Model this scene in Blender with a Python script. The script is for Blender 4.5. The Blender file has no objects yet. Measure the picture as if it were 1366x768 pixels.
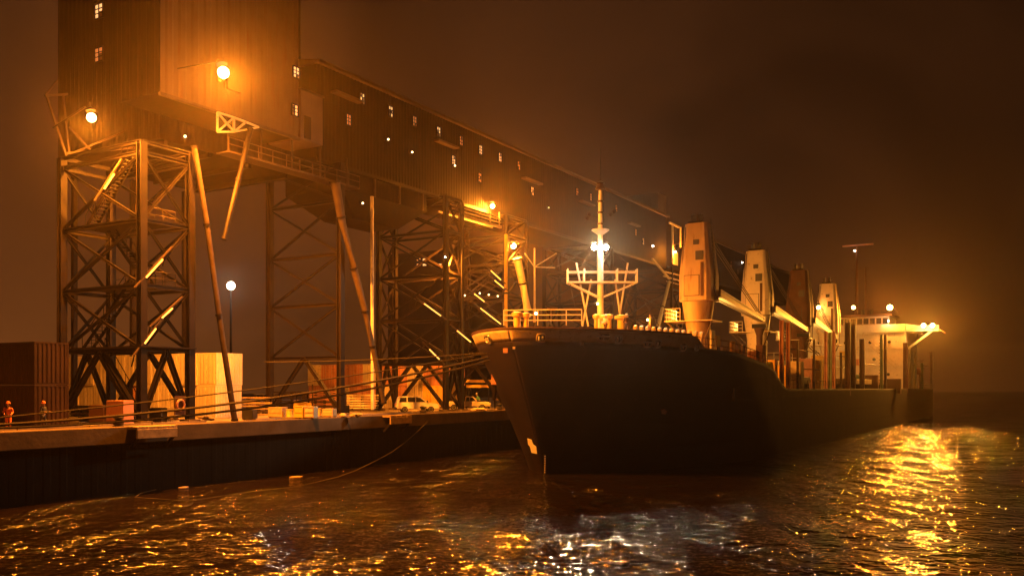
import bpy, math, random
from mathutils import Vector, Matrix
from mathutils.bvhtree import BVHTree
random.seed(7)
R = math.radians
S = bpy.context.scene
COL = S.collection
# ---------------------------------------------------------------- camera frame
# world: +Y runs along the quay (away from the viewer), +X from the quay to open water
F, H, HY = 1200.0, 7.5, 515.0
TH = math.atan(717.0 / F); CT, ST = math.cos(TH), math.sin(TH)
def ray(x, y):
    a = (x - 683.0) / F
    return Vector((-ST + a * CT, CT + a * ST, (HY - y) / F))
CAM = Vector((0, 0, H))
def atn(x, y, n): d = ray(x, y); return CAM + d * (n / d.x)
def ats(x, y, s): d = ray(x, y); return CAM + d * (s / d.y)
def att(x, y, t): return CAM + ray(x, y) * t
def atz(x, y, z): d = ray(x, y); return CAM + d * ((z - H) / d.z)
QZ, QN = 4.7, -54.6

# ---------------------------------------------------------------- materials
def new_mat(name):
    m = bpy.data.materials.new(name); m.use_nodes = True
    return m, m.node_tree, m.node_tree.nodes['Principled BSDF']
def paint(name, c, rough=.55, metal=0., var=.25, scale=1.2, rust=0., rustc=(.10, .035, .012), bump=.02, streak=0., spec=.5):
    m, nt, b = new_mat(name); N = nt.nodes; L = nt.links
    tc = N.new('ShaderNodeTexCoord'); n1 = N.new('ShaderNodeTexNoise')
    n1.inputs['Scale'].default_value = scale; n1.inputs['Detail'].default_value = 6
    L.new(tc.outputs['Object'], n1.inputs['Vector'])
    cr = N.new('ShaderNodeValToRGB')
    e = cr.color_ramp.elements
    e[0].position = .3; e[1].position = .7
    e[0].color = tuple(v * (1 - var) for v in c) + (1,); e[1].color = tuple(min(1, v * (1 + var)) for v in c) + (1,)
    L.new(n1.outputs['Fac'], cr.inputs['Fac'])
    out = cr.outputs['Color']
    if rust or streak:
        mp = N.new('ShaderNodeMapping'); mp.inputs['Scale'].default_value = (3, 3, .35 if streak else 3)
        L.new(tc.outputs['Object'], mp.inputs['Vector'])
        n2 = N.new('ShaderNodeTexNoise'); n2.inputs['Scale'].default_value = .7; n2.inputs['Detail'].default_value = 9
        n2.inputs['Roughness'].default_value = .7
        L.new(mp.outputs['Vector'], n2.inputs['Vector'])
        r2 = N.new('ShaderNodeValToRGB'); r2.color_ramp.elements[0].position = .62 - .2 * max(rust, streak); r2.color_ramp.elements[1].position = .75
        L.new(n2.outputs['Fac'], r2.inputs['Fac'])
        mx = N.new('ShaderNodeMix'); mx.data_type = 'RGBA'
        L.new(r2.outputs['Color'], mx.inputs[0]); L.new(out, mx.inputs[6]); mx.inputs[7].default_value = (*rustc, 1)
        out = mx.outputs[2]
    L.new(out, b.inputs['Base Color'])
    b.inputs['Specular IOR Level'].default_value = spec; b.inputs['Roughness'].default_value = rough; b.inputs['Metallic'].default_value = metal
    if bump:
        n3 = N.new('ShaderNodeTexNoise'); n3.inputs['Scale'].default_value = scale * 8; n3.inputs['Detail'].default_value = 4
        L.new(tc.outputs['Object'], n3.inputs['Vector'])
        bp = N.new('ShaderNodeBump'); bp.inputs['Strength'].default_value = .5; bp.inputs['Distance'].default_value = bump
        L.new(n3.outputs['Fac'], bp.inputs['Height']); L.new(bp.outputs['Normal'], b.inputs['Normal'])
    return m
def emit(name, c, s):
    m, nt, b = new_mat(name)
    b.inputs['Base Color'].default_value = (*c, 1)
    b.inputs['Emission Color'].default_value = (*c, 1); b.inputs['Emission Strength'].default_value = s
    try: m.cycles.emission_sampling = 'NONE'
    except Exception: pass
    return m
SOD = (1, .27, .016); WHT = (1, .74, .46); YEL = (1, .50, .09)
M = dict(
    steel=paint('steel_dark', (.012, .008, .006), .55, .0, .3, 1.5, rust=.6, rustc=(.02, .008, .004), spec=.12),
    steel2=paint('steel_grey', (.06, .04, .028), .5, .0, .25, 1.5, rust=.5, rustc=(.05, .02, .01), spec=.12),
    cream=paint('cream_paint', (.62, .52, .40), .5, 0, .1, .6, rust=.25),
    white=paint('white_paint', (.72, .68, .62), .45, 0, .08, .7, rust=.15),
    pink=paint('dull_red_paint', (.45, .20, .14), .6, 0, .2, .8, rust=.3),
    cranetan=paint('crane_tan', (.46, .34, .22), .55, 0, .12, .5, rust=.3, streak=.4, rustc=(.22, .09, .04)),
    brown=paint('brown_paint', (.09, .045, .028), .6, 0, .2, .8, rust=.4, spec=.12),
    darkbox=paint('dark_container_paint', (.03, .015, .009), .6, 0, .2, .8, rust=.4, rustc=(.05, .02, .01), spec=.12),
    black=paint('black_paint', (.015, .013, .012), .5, 0, .3, 1),
    hull=paint('hull_black', (.009, .0045, .003), .75, 0, .35, .25, rust=.15, rustc=(.020, .008, .005), streak=.3, bump=.01, spec=.12),
    band=paint('bulwark_tan', (.52, .38, .23), .55, 0, .15, .5, rust=.35),
    deck=paint('deck_paint', (.20, .09, .05), .7, 0, .25, .6, rust=.4),
    concrete=paint('quay_concrete', (.24, .19, .15), .85, 0, .35, .35, rust=.3, rustc=(.13, .09, .06), bump=.03),
    beam=paint('cap_beam_concrete', (.10, .07, .048), .85, 0, .3, .5, rust=.5, rustc=(.09, .055, .035), streak=.5, bump=.03, spec=.12),
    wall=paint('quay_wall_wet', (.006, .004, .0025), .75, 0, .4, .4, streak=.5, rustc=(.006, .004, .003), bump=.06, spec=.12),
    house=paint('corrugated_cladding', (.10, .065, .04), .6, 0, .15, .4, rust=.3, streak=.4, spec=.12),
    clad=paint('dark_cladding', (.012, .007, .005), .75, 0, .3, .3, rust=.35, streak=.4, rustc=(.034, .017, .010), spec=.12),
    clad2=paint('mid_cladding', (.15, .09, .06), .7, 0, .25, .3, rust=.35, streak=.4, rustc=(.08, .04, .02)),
    yellow=paint('yellow_paint', (.62, .38, .06), .5, 0, .12, 1, rust=.2),
    wood=paint('timber', (.36, .24, .13), .8, 0, .3, 3),
    rubber=paint('rubber', (.02, .02, .02), .8),
    glass=paint('dark_glass', (.02, .02, .02), .12, 0, .1, 1, bump=0),
    chrome=paint('bare_metal', (.45, .42, .38), .35, .8, .1, 2),
    rope=paint('rope_fibre', (.045, .03, .018), .9, 0, .3, 12),
    teal=paint('teal_cloth', (.10, .35, .28), .8), orange=paint('orange_cloth', (.55, .12, .03), .8),
    navy=paint('dark_cloth', (.03, .03, .04), .8), skin=paint('skin', (.35, .2, .14), .6, bump=0),
    red=paint('red_paint', (.5, .06, .04), .5), tan=paint('canvas_tan', (.45, .33, .2), .8),
    greenp=paint('green_paint', (.10, .16, .09), .5, rust=.3),
    e_sod=emit('sodium_bulb', (1, .62, .2), 40), e_wht=emit('white_bulb', (1, .9, .75), 40),
    e_win=emit('lit_window', (1, .58, .22), 1.1), e_dim=emit('dim_window', (1, .42, .12), .35),
    e_brace_glow=emit('brace_glow', (1, .56, .12), 1.6), e_tiny=emit('small_bulb', (1, .75, .4), 6), e_grn=emit('greenish_bulb', (.7, 1, .6), 1.6),  # lamplight on tower braces put in as emission, beside two real bulbs
)
# ---------------------------------------------------------------- mesh builder
ORG = {}
class MB:
    def __init__(s): s.v = []; s.f = []
    def add(s, vs, fs):
        k = len(s.v); s.v += [Vector(v) for v in vs]; s.f += [tuple(i + k for i in f) for f in fs]; return s
    def box(s, x0, x1, y0, y1, z0, z1, mtx=None):
        vs = [Vector((x, y, z)) for z in (z0, z1) for y in (y0, y1) for x in (x0, x1)]
        if mtx: vs = [mtx @ v for v in vs]
        return s.add(vs, [(0, 2, 3, 1), (4, 5, 7, 6), (0, 1, 5, 4), (2, 6, 7, 3), (0, 4, 6, 2), (1, 3, 7, 5)])
    def beam(s, p, q, w, h=None):
        p, q = Vector(p), Vector(q); h = h or w; d = (q - p).normalized()
        up = Vector((0, 0, 1)) if abs(d.z) < .95 else Vector((1, 0, 0))
        a = d.cross(up).normalized(); b = a.cross(d)
        vs = [o + a * (w / 2 * i) + b * (h / 2 * j) for o in (p, q) for i, j in ((-1, -1), (1, -1), (1, 1), (-1, 1))]
        return s.add(vs, [(0, 3, 2, 1), (4, 5, 6, 7)] + [(i, (i + 1) % 4, 4 + (i + 1) % 4, 4 + i) for i in range(4)])
    def ibeam(s, p, q, w):      # rolled section: two flanges and a web
        p, q = Vector(p), Vector(q); d = (q - p).normalized()
        up = Vector((0, 0, 1)) if abs(d.z) < .95 else Vector((1, 0, 0))
        a = d.cross(up).normalized(); b = a.cross(d)
        t = w * .16
        pts = [(-.5, -.5), (.5, -.5), (.5, -.5 + .16), (.1, -.5 + .16), (.1, .5 - .16), (.5, .5 - .16), (.5, .5), (-.5, .5), (-.5, .5 - .16), (-.1, .5 - .16), (-.1, -.5 + .16), (-.5, -.5 + .16)]
        vs = [o + a * (w * i) + b * (w * j) for o in (p, q) for i, j in pts]; n = 12
        return s.add(vs, [tuple(range(n))[::-1], tuple(range(n, 2 * n))] + [(i, (i + 1) % n, n + (i + 1) % n, n + i) for i in range(n)])
    def tube(s, pts, r, n=8, cap=True):
        pts = [Vector(p) for p in pts]; rs = r if isinstance(r, (list, tuple)) else [r] * len(pts)
        k = len(s.v)
        for i, p in enumerate(pts):
            d = (pts[min(i + 1, len(pts) - 1)] - pts[max(i - 1, 0)]).normalized()
            up = Vector((0, 0, 1)) if abs(d.z) < .95 else Vector((1, 0, 0))
            a = d.cross(up).normalized(); b = a.cross(d)
            for j in range(n):
                t = 2 * math.pi * j / n; s.v.append(p + (a * math.cos(t) + b * math.sin(t)) * rs[i])
        for i in range(len(pts) - 1):
            for j in range(n):
                s.f.append((k + i * n + j, k + i * n + (j + 1) % n, k + (i + 1) * n + (j + 1) % n, k + (i + 1) * n + j))
        if cap: s.f.append(tuple(k + j for j in range(n))[::-1]); s.f.append(tuple(k + (len(pts) - 1) * n + j for j in range(n)))
        return s
    def lathe(s, c, prof, n=16, mtx=None):   # prof: (r, z)
        k = len(s.v); c = Vector(c)
        for r, z in prof:
            for j in range(n):
                t = 2 * math.pi * j / n; v = Vector((r * math.cos(t), r * math.sin(t), z))
                s.v.append(c + (mtx @ v if mtx else v))
        for i in range(len(prof) - 1):
            for j in range(n): s.f.append((k + i * n + j, k + i * n + (j + 1) % n, k + (i + 1) * n + (j + 1) % n, k + (i + 1) * n + j))
        s.f.append(tuple(k + j for j in range(n))[::-1]); s.f.append(tuple(k + (len(prof) - 1) * n + j for j in range(n)))
        return s
    def ball(s, c, r, n=12, m=8, sq=(1, 1, 1)):
        c = Vector(c); prof = [(max(1e-3, math.sin(math.pi * i / m)), -math.cos(math.pi * i / m)) for i in range(m + 1)]
        k = len(s.v); s.lathe((0, 0, 0), prof, n)
        for i in range(k, len(s.v)): s.v[i] = c + Vector((s.v[i].x * r * sq[0], s.v[i].y * r * sq[1], s.v[i].z * r * sq[2]))
        return s
    def prism(s, poly, h0, h1, fn):          # poly 2-D, fn(u, v, w) -> 3-D
        n = len(poly); vs = [fn(u, v, w) for w in (h0, h1) for u, v in poly]
        return s.add(vs, [tuple(range(n))[::-1], tuple(range(n, 2 * n))] + [(i, (i + 1) % n, n + (i + 1) % n, n + i) for i in range(n)])
    def corr(s, p, q, z0, z1, depth=.05, pitch=.3, thick=.02):   # corrugated sheet between plan points p, q
        p, q = Vector((*p, 0)), Vector((*q, 0)); d = q - p; L = d.length; d.normalize(); nrm = Vector((d.y, -d.x, 0))
        k = max(2, int(L / pitch)); w = L / k; line = []
        for i in range(k):
            for f, o in ((0, 0), (.35, 0), (.5, 1), (.85, 1)): line.append(p + d * (w * (i + f)) + nrm * (depth * o))
        line.append(q.copy()); b = [v - nrm * thick for v in line]; n = len(line)
        vs = [v + Vector((0, 0, z0)) for v in line] + [v + Vector((0, 0, z1)) for v in line] + [v + Vector((0, 0, z0)) for v in b] + [v + Vector((0, 0, z1)) for v in b]
        fs = []
        for i in range(n - 1):
            fs += [(i, i + 1, n + i + 1, n + i), (2 * n + i, 3 * n + i, 3 * n + i + 1, 2 * n + i + 1), (n + i, n + i + 1, 3 * n + i + 1, 3 * n + i)]
        return s.add(vs, fs)
    def build(s, name, mat, parent=None, smooth=False, bevel=0, **kw):
        root = parent; off = Vector((0, 0, 0))
        if parent is not None: off = ORG[parent]
        me = bpy.data.meshes.new(name); me.from_pydata([v - off for v in s.v], [], s.f); me.update()
        me.materials.append(M[mat] if isinstance(mat, str) else mat)
        if smooth:
            for p in me.polygons: p.use_smooth = True
            try: me.set_sharp_from_angle(angle=R(40))
            except Exception: pass
        o = bpy.data.objects.new(name, me); COL.objects.link(o)
        if parent is not None: o.parent = parent
        ORG[o] = off
        if bevel:
            b = o.modifiers.new('bevel', 'BEVEL'); b.width = bevel; b.segments = 2; b.limit_method = 'ANGLE'
        for k, v in kw.items(): o[k] = v
        return o
def thing(name, label, cat, loc, group=None):
    o = bpy.data.objects.new(name, None); COL.objects.link(o); o.location = loc; o.empty_display_size = .3
    o['label'] = label; o['category'] = cat
    if group: o['group'] = group
    ORG[o] = Vector(loc); return o
def struct(mb, name, mat, **k): return mb.build(name, mat, kind='structure', **k)
def copy_tree(o, parent=None):
    c = o.copy(); COL.objects.link(c)
    if parent: c.parent = parent
    for ch in list(o.children): copy_tree(ch, c)
    return c

# ---------------------------------------------------------------- world, water, haze
W = bpy.data.worlds.new('World'); S.world = W; W.use_nodes = True
wn, wl = W.node_tree.nodes, W.node_tree.links
bg = wn['Background']; tc = wn.new('ShaderNodeTexCoord'); sx = wn.new('ShaderNodeSeparateXYZ'); wl.new(tc.outputs['Generated'], sx.inputs[0])
rp = wn.new('ShaderNodeValToRGB'); e = rp.color_ramp.elements
e[0].position = 0; e[0].color = (.050, .0145, .0030, 1); e[1].position = .55; e[1].color = (.0125, .0042, .0014, 1)
k_ = e.new(.25); k_.color = (.026, .0080, .0022, 1)
wl.new(sx.outputs['Z'], rp.inputs['Fac'])
nz = wn.new('ShaderNodeTexNoise'); nz.inputs['Scale'].default_value = 2.2; nz.inputs['Detail'].default_value = 5; nz.inputs['Distortion'].default_value = .8; wl.new(tc.outputs['Generated'], nz.inputs['Vector'])
mr = wn.new('ShaderNodeMapRange'); mr.inputs['From Min'].default_value = .32; mr.inputs['From Max'].default_value = .68; mr.inputs['To Min'].default_value = .45; mr.inputs['To Max'].default_value = 1.65; wl.new(nz.outputs['Fac'], mr.inputs['Value'])
vm = wn.new('ShaderNodeVectorMath'); vm.operation = 'SCALE'; wl.new(rp.outputs['Color'], vm.inputs[0]); wl.new(mr.outputs['Result'], vm.inputs['Scale'])
mz = wn.new('ShaderNodeMapRange'); mz.interpolation_type = 'SMOOTHSTEP'; mz.inputs['From Min'].default_value = .1; mz.inputs['From Max'].default_value = -1.; mz.inputs['To Min'].default_value = .75; mz.inputs['To Max'].default_value = 2.1
wl.new(sx.outputs['X'], mz.inputs['Value']); vm2 = wn.new('ShaderNodeVectorMath'); vm2.operation = 'SCALE'; wl.new(vm.outputs['Vector'], vm2.inputs[0]); wl.new(mz.outputs['Result'], vm2.inputs['Scale'])
wl.new(vm2.outputs['Vector'], bg.inputs['Color']); bg.inputs['Strength'].default_value = 1.0

m, nt, b = new_mat('harbour_water'); N = nt.nodes; L = nt.links
b.inputs['Base Color'].default_value = (.010, .006, .003, 1); b.inputs['Roughness'].default_value = .1; b.inputs['IOR'].default_value = 1.45
g = N.new('ShaderNodeNewGeometry'); prev = None; hsum = None
def wave(scale, amp, sxy, det, rough=.6, rot=0.):
    mp = N.new('ShaderNodeMapping'); mp.inputs['Scale'].default_value = (sxy[0], sxy[1], 1); mp.inputs['Rotation'].default_value = (0, 0, rot)
    L.new(g.outputs['Position'], mp.inputs['Vector'])
    t = N.new('ShaderNodeTexNoise'); t.inputs['Scale'].default_value = scale; t.inputs['Detail'].default_value = det; t.inputs['Roughness'].default_value = rough
    L.new(mp.outputs['Vector'], t.inputs['Vector'])
    mu = N.new('ShaderNodeMath'); mu.operation = 'MULTIPLY'; mu.inputs[1].default_value = amp; L.new(t.outputs['Fac'], mu.inputs[0]); return mu.outputs[0]
def addn(a, c):
    q = N.new('ShaderNodeMath'); q.operation = 'ADD'; L.new(a, q.inputs[0]); L.new(c, q.inputs[1]); return q.outputs[0]
h_ = addn(addn(wave(.2, 1.5, (1, 1), 1, .5), addn(wave(.9, .62, (1, 1.2), 1.5, .5, .5), wave(2.3, .26, (1, 1.1), 1, .5, -.4))), wave(5.5, .06, (1, 1), 1, .5, .9))
# calm slicks: where the small waves die down
sl = N.new('ShaderNodeTexNoise'); sl.inputs['Scale'].default_value = .045; sl.inputs['Detail'].default_value = 3; L.new(g.outputs['Position'], sl.inputs['Vector'])
sr = N.new('ShaderNodeMapRange'); sr.inputs['From Min'].default_value = .38; sr.inputs['From Max'].default_value = .62; sr.inputs['To Min'].default_value = .7; sr.inputs['To Max'].default_value = 1.; L.new(sl.outputs['Fac'], sr.inputs['Value'])
gm = N.new('ShaderNodeMapping'); gm.vector_type = 'TEXTURE'; gm.inputs['Rotation'].default_value = (0, 0, TH); gm.inputs['Scale'].default_value = (1.9, 8, 1); L.new(g.outputs['Position'], gm.inputs['Vector'])
gn = N.new('ShaderNodeTexNoise'); gn.inputs['Scale'].default_value = 1.; gn.inputs['Detail'].default_value = 3; gn.inputs['Distortion'].default_value = .6; L.new(gm.outputs['Vector'], gn.inputs['Vector'])
gr = N.new('ShaderNodeMapRange'); gr.interpolation_type = 'SMOOTHSTEP'; gr.inputs['From Min'].default_value = .42; gr.inputs['From Max'].default_value = .58; gr.inputs['To Min'].default_value = .32; gr.inputs['To Max'].default_value = 1.6; L.new(gn.outputs['Fac'], gr.inputs['Value'])
ml = N.new('ShaderNodeMath'); ml.operation = 'MULTIPLY'; L.new(sr.outputs['Result'], ml.inputs[0]); L.new(gr.outputs['Result'], ml.inputs[1])
bp = N.new('ShaderNodeBump'); bp.inputs['Distance'].default_value = 1.0; L.new(h_, bp.inputs['Height']); L.new(ml.outputs[0], bp.inputs['Strength'])
L.new(bp.outputs['Normal'], b.inputs['Normal'])
M['water'] = m
mb = MB(); mb.add([(-690, -55, 0), (690, -55, 0), (690, 1390, 0), (-690, 1390, 0)], [(0, 1, 2, 3)])
struct(mb, 'water', 'water')

m = bpy.data.materials.new('night_mist'); m.use_nodes = True; nt = m.node_tree; nt.nodes.remove(nt.nodes['Principled BSDF'])
pv = nt.nodes.new('ShaderNodeVolumePrincipled'); pv.inputs['Color'].default_value = (.92, .78, .62, 1); pv.inputs['Density'].default_value = .00017
pv.inputs['Anisotropy'].default_value = .86
nt.links.new(pv.outputs['Volume'], nt.nodes['Material Output'].inputs['Volume'])
M['mist'] = m
m = M['hull']; nt = m.node_tree; N = nt.nodes; L = nt.links; b = N['Principled BSDF']   # welded plating
tcx = N.new('ShaderNodeTexCoord'); sp_ = N.new('ShaderNodeSeparateXYZ'); cb = N.new('ShaderNodeCombineXYZ'); L.new(tcx.outputs['Object'], sp_.inputs[0]); L.new(sp_.outputs['Y'], cb.inputs['X']); L.new(sp_.outputs['Z'], cb.inputs['Y'])
br = N.new('ShaderNodeTexBrick'); br.inputs['Scale'].default_value = 1; br.inputs['Brick Width'].default_value = 7; br.inputs['Row Height'].default_value = 2.1; br.inputs['Mortar Size'].default_value = .03
L.new(cb.outputs[0], br.inputs['Vector']); dn = N.new('ShaderNodeTexNoise'); dn.inputs['Scale'].default_value = .5; L.new(cb.outputs[0], dn.inputs['Vector'])
ad = N.new('ShaderNodeMath'); ad.operation = 'MULTIPLY_ADD'; ad.inputs[1].default_value = .5; L.new(br.outputs['Fac'], ad.inputs[0]); L.new(dn.outputs['Fac'], ad.inputs[2])
bq = N.new('ShaderNodeBump'); bq.inputs['Distance'].default_value = .06; bq.inputs['Strength'].default_value = .8; L.new(ad.outputs[0], bq.inputs['Height']); L.new(bq.outputs['Normal'], b.inputs['Normal'])
MB().box(-700, 700, -60, 1400, -1.2, 62).build('haze', 'mist', kind='stuff')

# ---------------------------------------------------------------- quay
mb = MB(); mb.box(-258, QN - .6, -35, 420, -.9, QZ - .004); struct(mb, 'quay_ground', 'concrete')
mb = MB(); mb.box(QN - 1.6, QN, -35, 420, 3.55, QZ + .02)
struct(mb, 'quay_cap_beam', 'beam', bevel=.05)
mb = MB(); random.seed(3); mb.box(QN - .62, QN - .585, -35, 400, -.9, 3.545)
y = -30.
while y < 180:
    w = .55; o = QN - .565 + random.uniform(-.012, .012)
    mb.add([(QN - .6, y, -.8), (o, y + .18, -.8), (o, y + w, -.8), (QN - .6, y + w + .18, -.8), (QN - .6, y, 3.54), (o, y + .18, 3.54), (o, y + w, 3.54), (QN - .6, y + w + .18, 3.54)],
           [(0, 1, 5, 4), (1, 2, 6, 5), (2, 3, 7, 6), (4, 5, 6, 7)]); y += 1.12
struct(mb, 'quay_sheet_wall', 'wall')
# low concrete kerb line set back from the edge, in segments
mb = MB()
for i in range(22):
    if i in (4, 12): continue
    mb.box(QN - 2.0, QN - 1.72, 28 + i * 5, 32.9 + i * 5, QZ, QZ + .14)
struct(mb, 'quay_kerb', 'concrete')
for s0, lab in ((41.3, 'timber fender frame projecting from the quay edge beside the dark container stack'), (68.9, 'timber fender frame projecting from the quay edge in front of the minivan')):
    o = thing('fender_platform', lab, 'fender frame', (QN + .6, s0, 3.9), 'timber fender frames on the quay edge')
    a = MB()
    for k in range(4): a.box(QN + .02, QN + 1.0, s0 + k * .85 - 1.6, s0 + k * .85 - 1.6 + .75, 4.55, 4.72)
    a.build('plank_top', 'wood', o)
    MB().box(QN + .86, QN + 1.02, s0 - 1.6, s0 + 1.7, 3.9, 4.54).build('front_beam', 'wood', o, bevel=.02)
    for k in range(2): MB().beam((QN + .02, s0 - 1.4 + k * 2.9, 3.2), (QN + .8, s0 - 1.4 + k * 2.9, 3.95), .18).build('bracket', 'steel', o)
# slack floating line from the quay
pts = [atn(570, 562, QN + .08), atn(556, 576, QN + .25), atn(540, 590, QN + .5), atn(522, 603, QN + .8), atn(500, 615, QN + 1.1)]
for (x, y, z) in ((475, 627, .5), (450, 636, .12), (400, 648, .04), (330, 656, .04), (250, 668, .04), (180, 663, .04), (130, 652, .06), (104, 643, .2)): p = atz(x, y, z); p.x = max(p.x, QN + .25); pts.append(p)
MB().tube(pts, .032, 6).build('slack_line', 'rope', label='slack grey rope hanging off the quay and floating on the water', category='rope', smooth=True)

# ---------------------------------------------------------------- lamps
def lamp(pos, power, col, label, r=.28, group=None, housing=True, name='floodlight', cat='floodlight', back=(0, 0, 1), arm=None, aim=None, glow=0):
    p = Vector(pos); o = thing(name, label, cat, p, group)
    MB().ball(p, r * .75, 12, 8).build('bulb', 'e_wht' if col is WHT else 'e_sod', o, smooth=True)
    bk = Vector(back).normalized()
    if housing:
        q = bk.to_track_quat('Z', 'Y').to_matrix()
        MB().lathe(p + bk * (r * 1.15), [(r * .8, r * .0), (r * .7, r * .4), (r * .3, r * .6)], 14, q).build('housing', 'steel', o, smooth=True)
    if arm is not None: MB().tube([p + bk * (r * 1.7), Vector(arm)], .05, 6).build('bracket', 'steel', o)
    l = bpy.data.lights.new('bulb_light', 'SPOT' if aim else 'POINT'); l.energy = power; l.color = col; l.shadow_soft_size = r
    if aim: l.spot_size = R(164); l.spot_blend = .6
    lo = bpy.data.objects.new('bulb_light', l); COL.objects.link(lo); lo.parent = o
    if glow:
        l2 = bpy.data.lights.new('glow_light', 'POINT'); l2.energy = glow; l2.color = col; l2.shadow_soft_size = r
        o2 = bpy.data.objects.new('glow_light', l2); COL.objects.link(o2); o2.parent = o
    if aim: lo.rotation_euler = Vector(aim).to_track_quat('-Z', 'Y').to_euler()
    return o
L1 = atn(298, 97, -51.8)
lamp(L1, 420000, SOD, aim=(.35, .15, -1), glow=8000, label= 'brightest orange floodlight glaring in front of the pale cladded house wall', r=.55, back=(-.3, 0, 1), arm=L1 + Vector((-5.0, 0, 1.2)))
L2 = atn(122, 157, -58.0)
lamp(L2, 130000, SOD, aim=(.2, .1, -1), glow=20000, label= 'orange floodlight on the platform at the head of the leftmost loading tower', r=.42, back=(-.2, 0, 1), arm=L2 + Vector((-.5, .2, 1.2)))
L3 = atn(657, 275, -57.5)
L4 = atn(685, 328, -57.0)
lamp(L3, 110000, SOD, aim=(1, -1, -.8), glow=6000, label= 'orange lamp on a short post above the sloping catwalk', r=.36, arm=None)
lamp(L4, 110000, SOD, aim=(1, -1, -.8), glow=14000, label= 'orange lamp lower on the tower behind the bow of the ship', r=.44, arm=L4 + Vector((-1, 0, .6)))
LQ = atn(901, 336, -56.5)
lamp(LQ, 16000, SOD, 'pair lamp glaring on the quay loader just left of the nearest deck crane', r=.22, arm=LQ + Vector((-.3, .2, 1.2)))

# ---------------------------------------------------------------- loading towers
LV = [QZ, 10.2, 14.9, 19.7, 24.6]
def strut(a, b, w, o, name='brace', mat='steel'): return MB().ibeam(a, b, w).build(name, mat, o)
def tower(label, s_list, n0, n1, levels, group='steel loading towers along the quay', mat='steel', top=28.4, lw=.5, vbase=True, seed=1):
    rnd = random.Random(seed)
    o = thing('loading_tower', label, 'tower', ((n0 + n1) / 2, sum(s_list) / len(s_list), QZ), group)
    ns = (n0, n1); lv = levels + [top]
    for s in s_list:
        for n in ns:
            lg = MB().ibeam((n, s, QZ + .25), (n, s, top), lw).build('leg', mat, o)
            MB().box(n - .55, n + .55, s - .55, s + .55, QZ, QZ + .25).build('foot', 'beam', lg, bevel=.03)
    def face(p, q):
        for i, z in enumerate(lv):
            if i: strut((*p, z), (*q, z), .30, o, 'girder', mat)
        for i in range(len(lv) - 1):
            z0, z1 = lv[i], lv[i + 1]
            if z1 - z0 < 1.5: continue
            if i == 0 and vbase:
                mid = ((p[0] + q[0]) / 2, (p[1] + q[1]) / 2, z1)
                strut(mid, (*p, z0 + .3), .34, o, mat=mat); strut(mid, (*q, z0 + .3), .34, o, mat=mat)
            else:
                strut((*p, z0), (*q, z1), .19, o, mat=mat); strut((*p, z1), (*q, z0), .19, o, mat=mat)
    for s in s_list: face((n0, s), (n1, s))
    for a, b_ in zip(s_list[:-1], s_list[1:]):
        for n in ns: face((n, a), (n, b_))
    return o
def stair(o, p, q, w=.8, mat='steel'):
    p, q = Vector(p), Vector(q); d = q - p; hd = Vector((d.x, d.y, 0)).normalized(); sd = Vector((hd.y, -hd.x, 0))
    a = MB()
    for k in (-1, 1): a.beam(p + sd * (w / 2 * k), q + sd * (w / 2 * k), .08, .26)
    st = o and MB()
    n = max(3, int(abs(d.z) / .24))
    for i in range(1, n):
        c = p + d * (i / n); a.box(-.13, .13, -w / 2, w / 2, -.02, .02, Matrix.Translation(c) @ Matrix.Rotation(math.atan2(hd.y, hd.x), 4, 'Z'))
    ob = a.build('stair', mat, o)
    h = MB()
    for k in (-1, 1):
        h.tube([p + sd * (w / 2 * k) + Vector((0, 0, 1)), q + sd * (w / 2 * k) + Vector((0, 0, 1))], .035, 6)
        for i in range(0, 5): c = p + d * (i / 4) + sd * (w / 2 * k); h.tube([c, c + Vector((0, 0, 1))], .03, 5)
    h.build('handrail', mat, ob)
def rail(pts, o, name='railing', mat='steel2', h=1.05, step=1.2, r=.03, bars=2):
    a = MB(); pts = [Vector(p) for p in pts]
    for p, q in zip(pts[:-1], pts[1:]):
        n = max(1, round((q - p).length / step))
        for i in range(n + 1): c = p.lerp(q, i / n); a.tube([c, c + Vector((0, 0, h))], r, 5)
        for k in range(1, bars + 1): a.tube([p + Vector((0, 0, h * k / bars)), q + Vector((0, 0, h * k / bars))], r, 5)
    return a.build(name, mat, o)
NN, NF = -57.0, -66.4
tA = tower('leftmost four-legged steel loading tower with stairs behind the dark container stack', (42.6, 46.9), NN, -66.7, LV, top=25.4, lw=.55)
for z, k in ((14.9, 0), (19.7, 1)):
    pl = MB().box(-65.5, -58.2, 43.0, 46.5, z + .16, z + .24).build('platform', 'steel', tA)
    rail([(-58.2, 43, z + .24), (-58.2, 46.5, z + .24), (-65.5, 46.5, z + .24)], pl)
stair(tA, (-65.6, 44.0, 10.4), (-60.2, 44.0, 15.0)); stair(tA, (-59.6, 45.4, 15.1), (-64.4, 45.4, 19.9)); stair(tA, (-63.6, 43.8, 10.3), (-58.6, 43.8, QZ))
stair(tA, (-65.2, 44.0, 19.9), (-60.0, 44.0, 25.2))
MB().box(-66.9, -56.6, 42.2, 47.2, 10.36, 10.46).build('platform', 'steel', tA)
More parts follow.
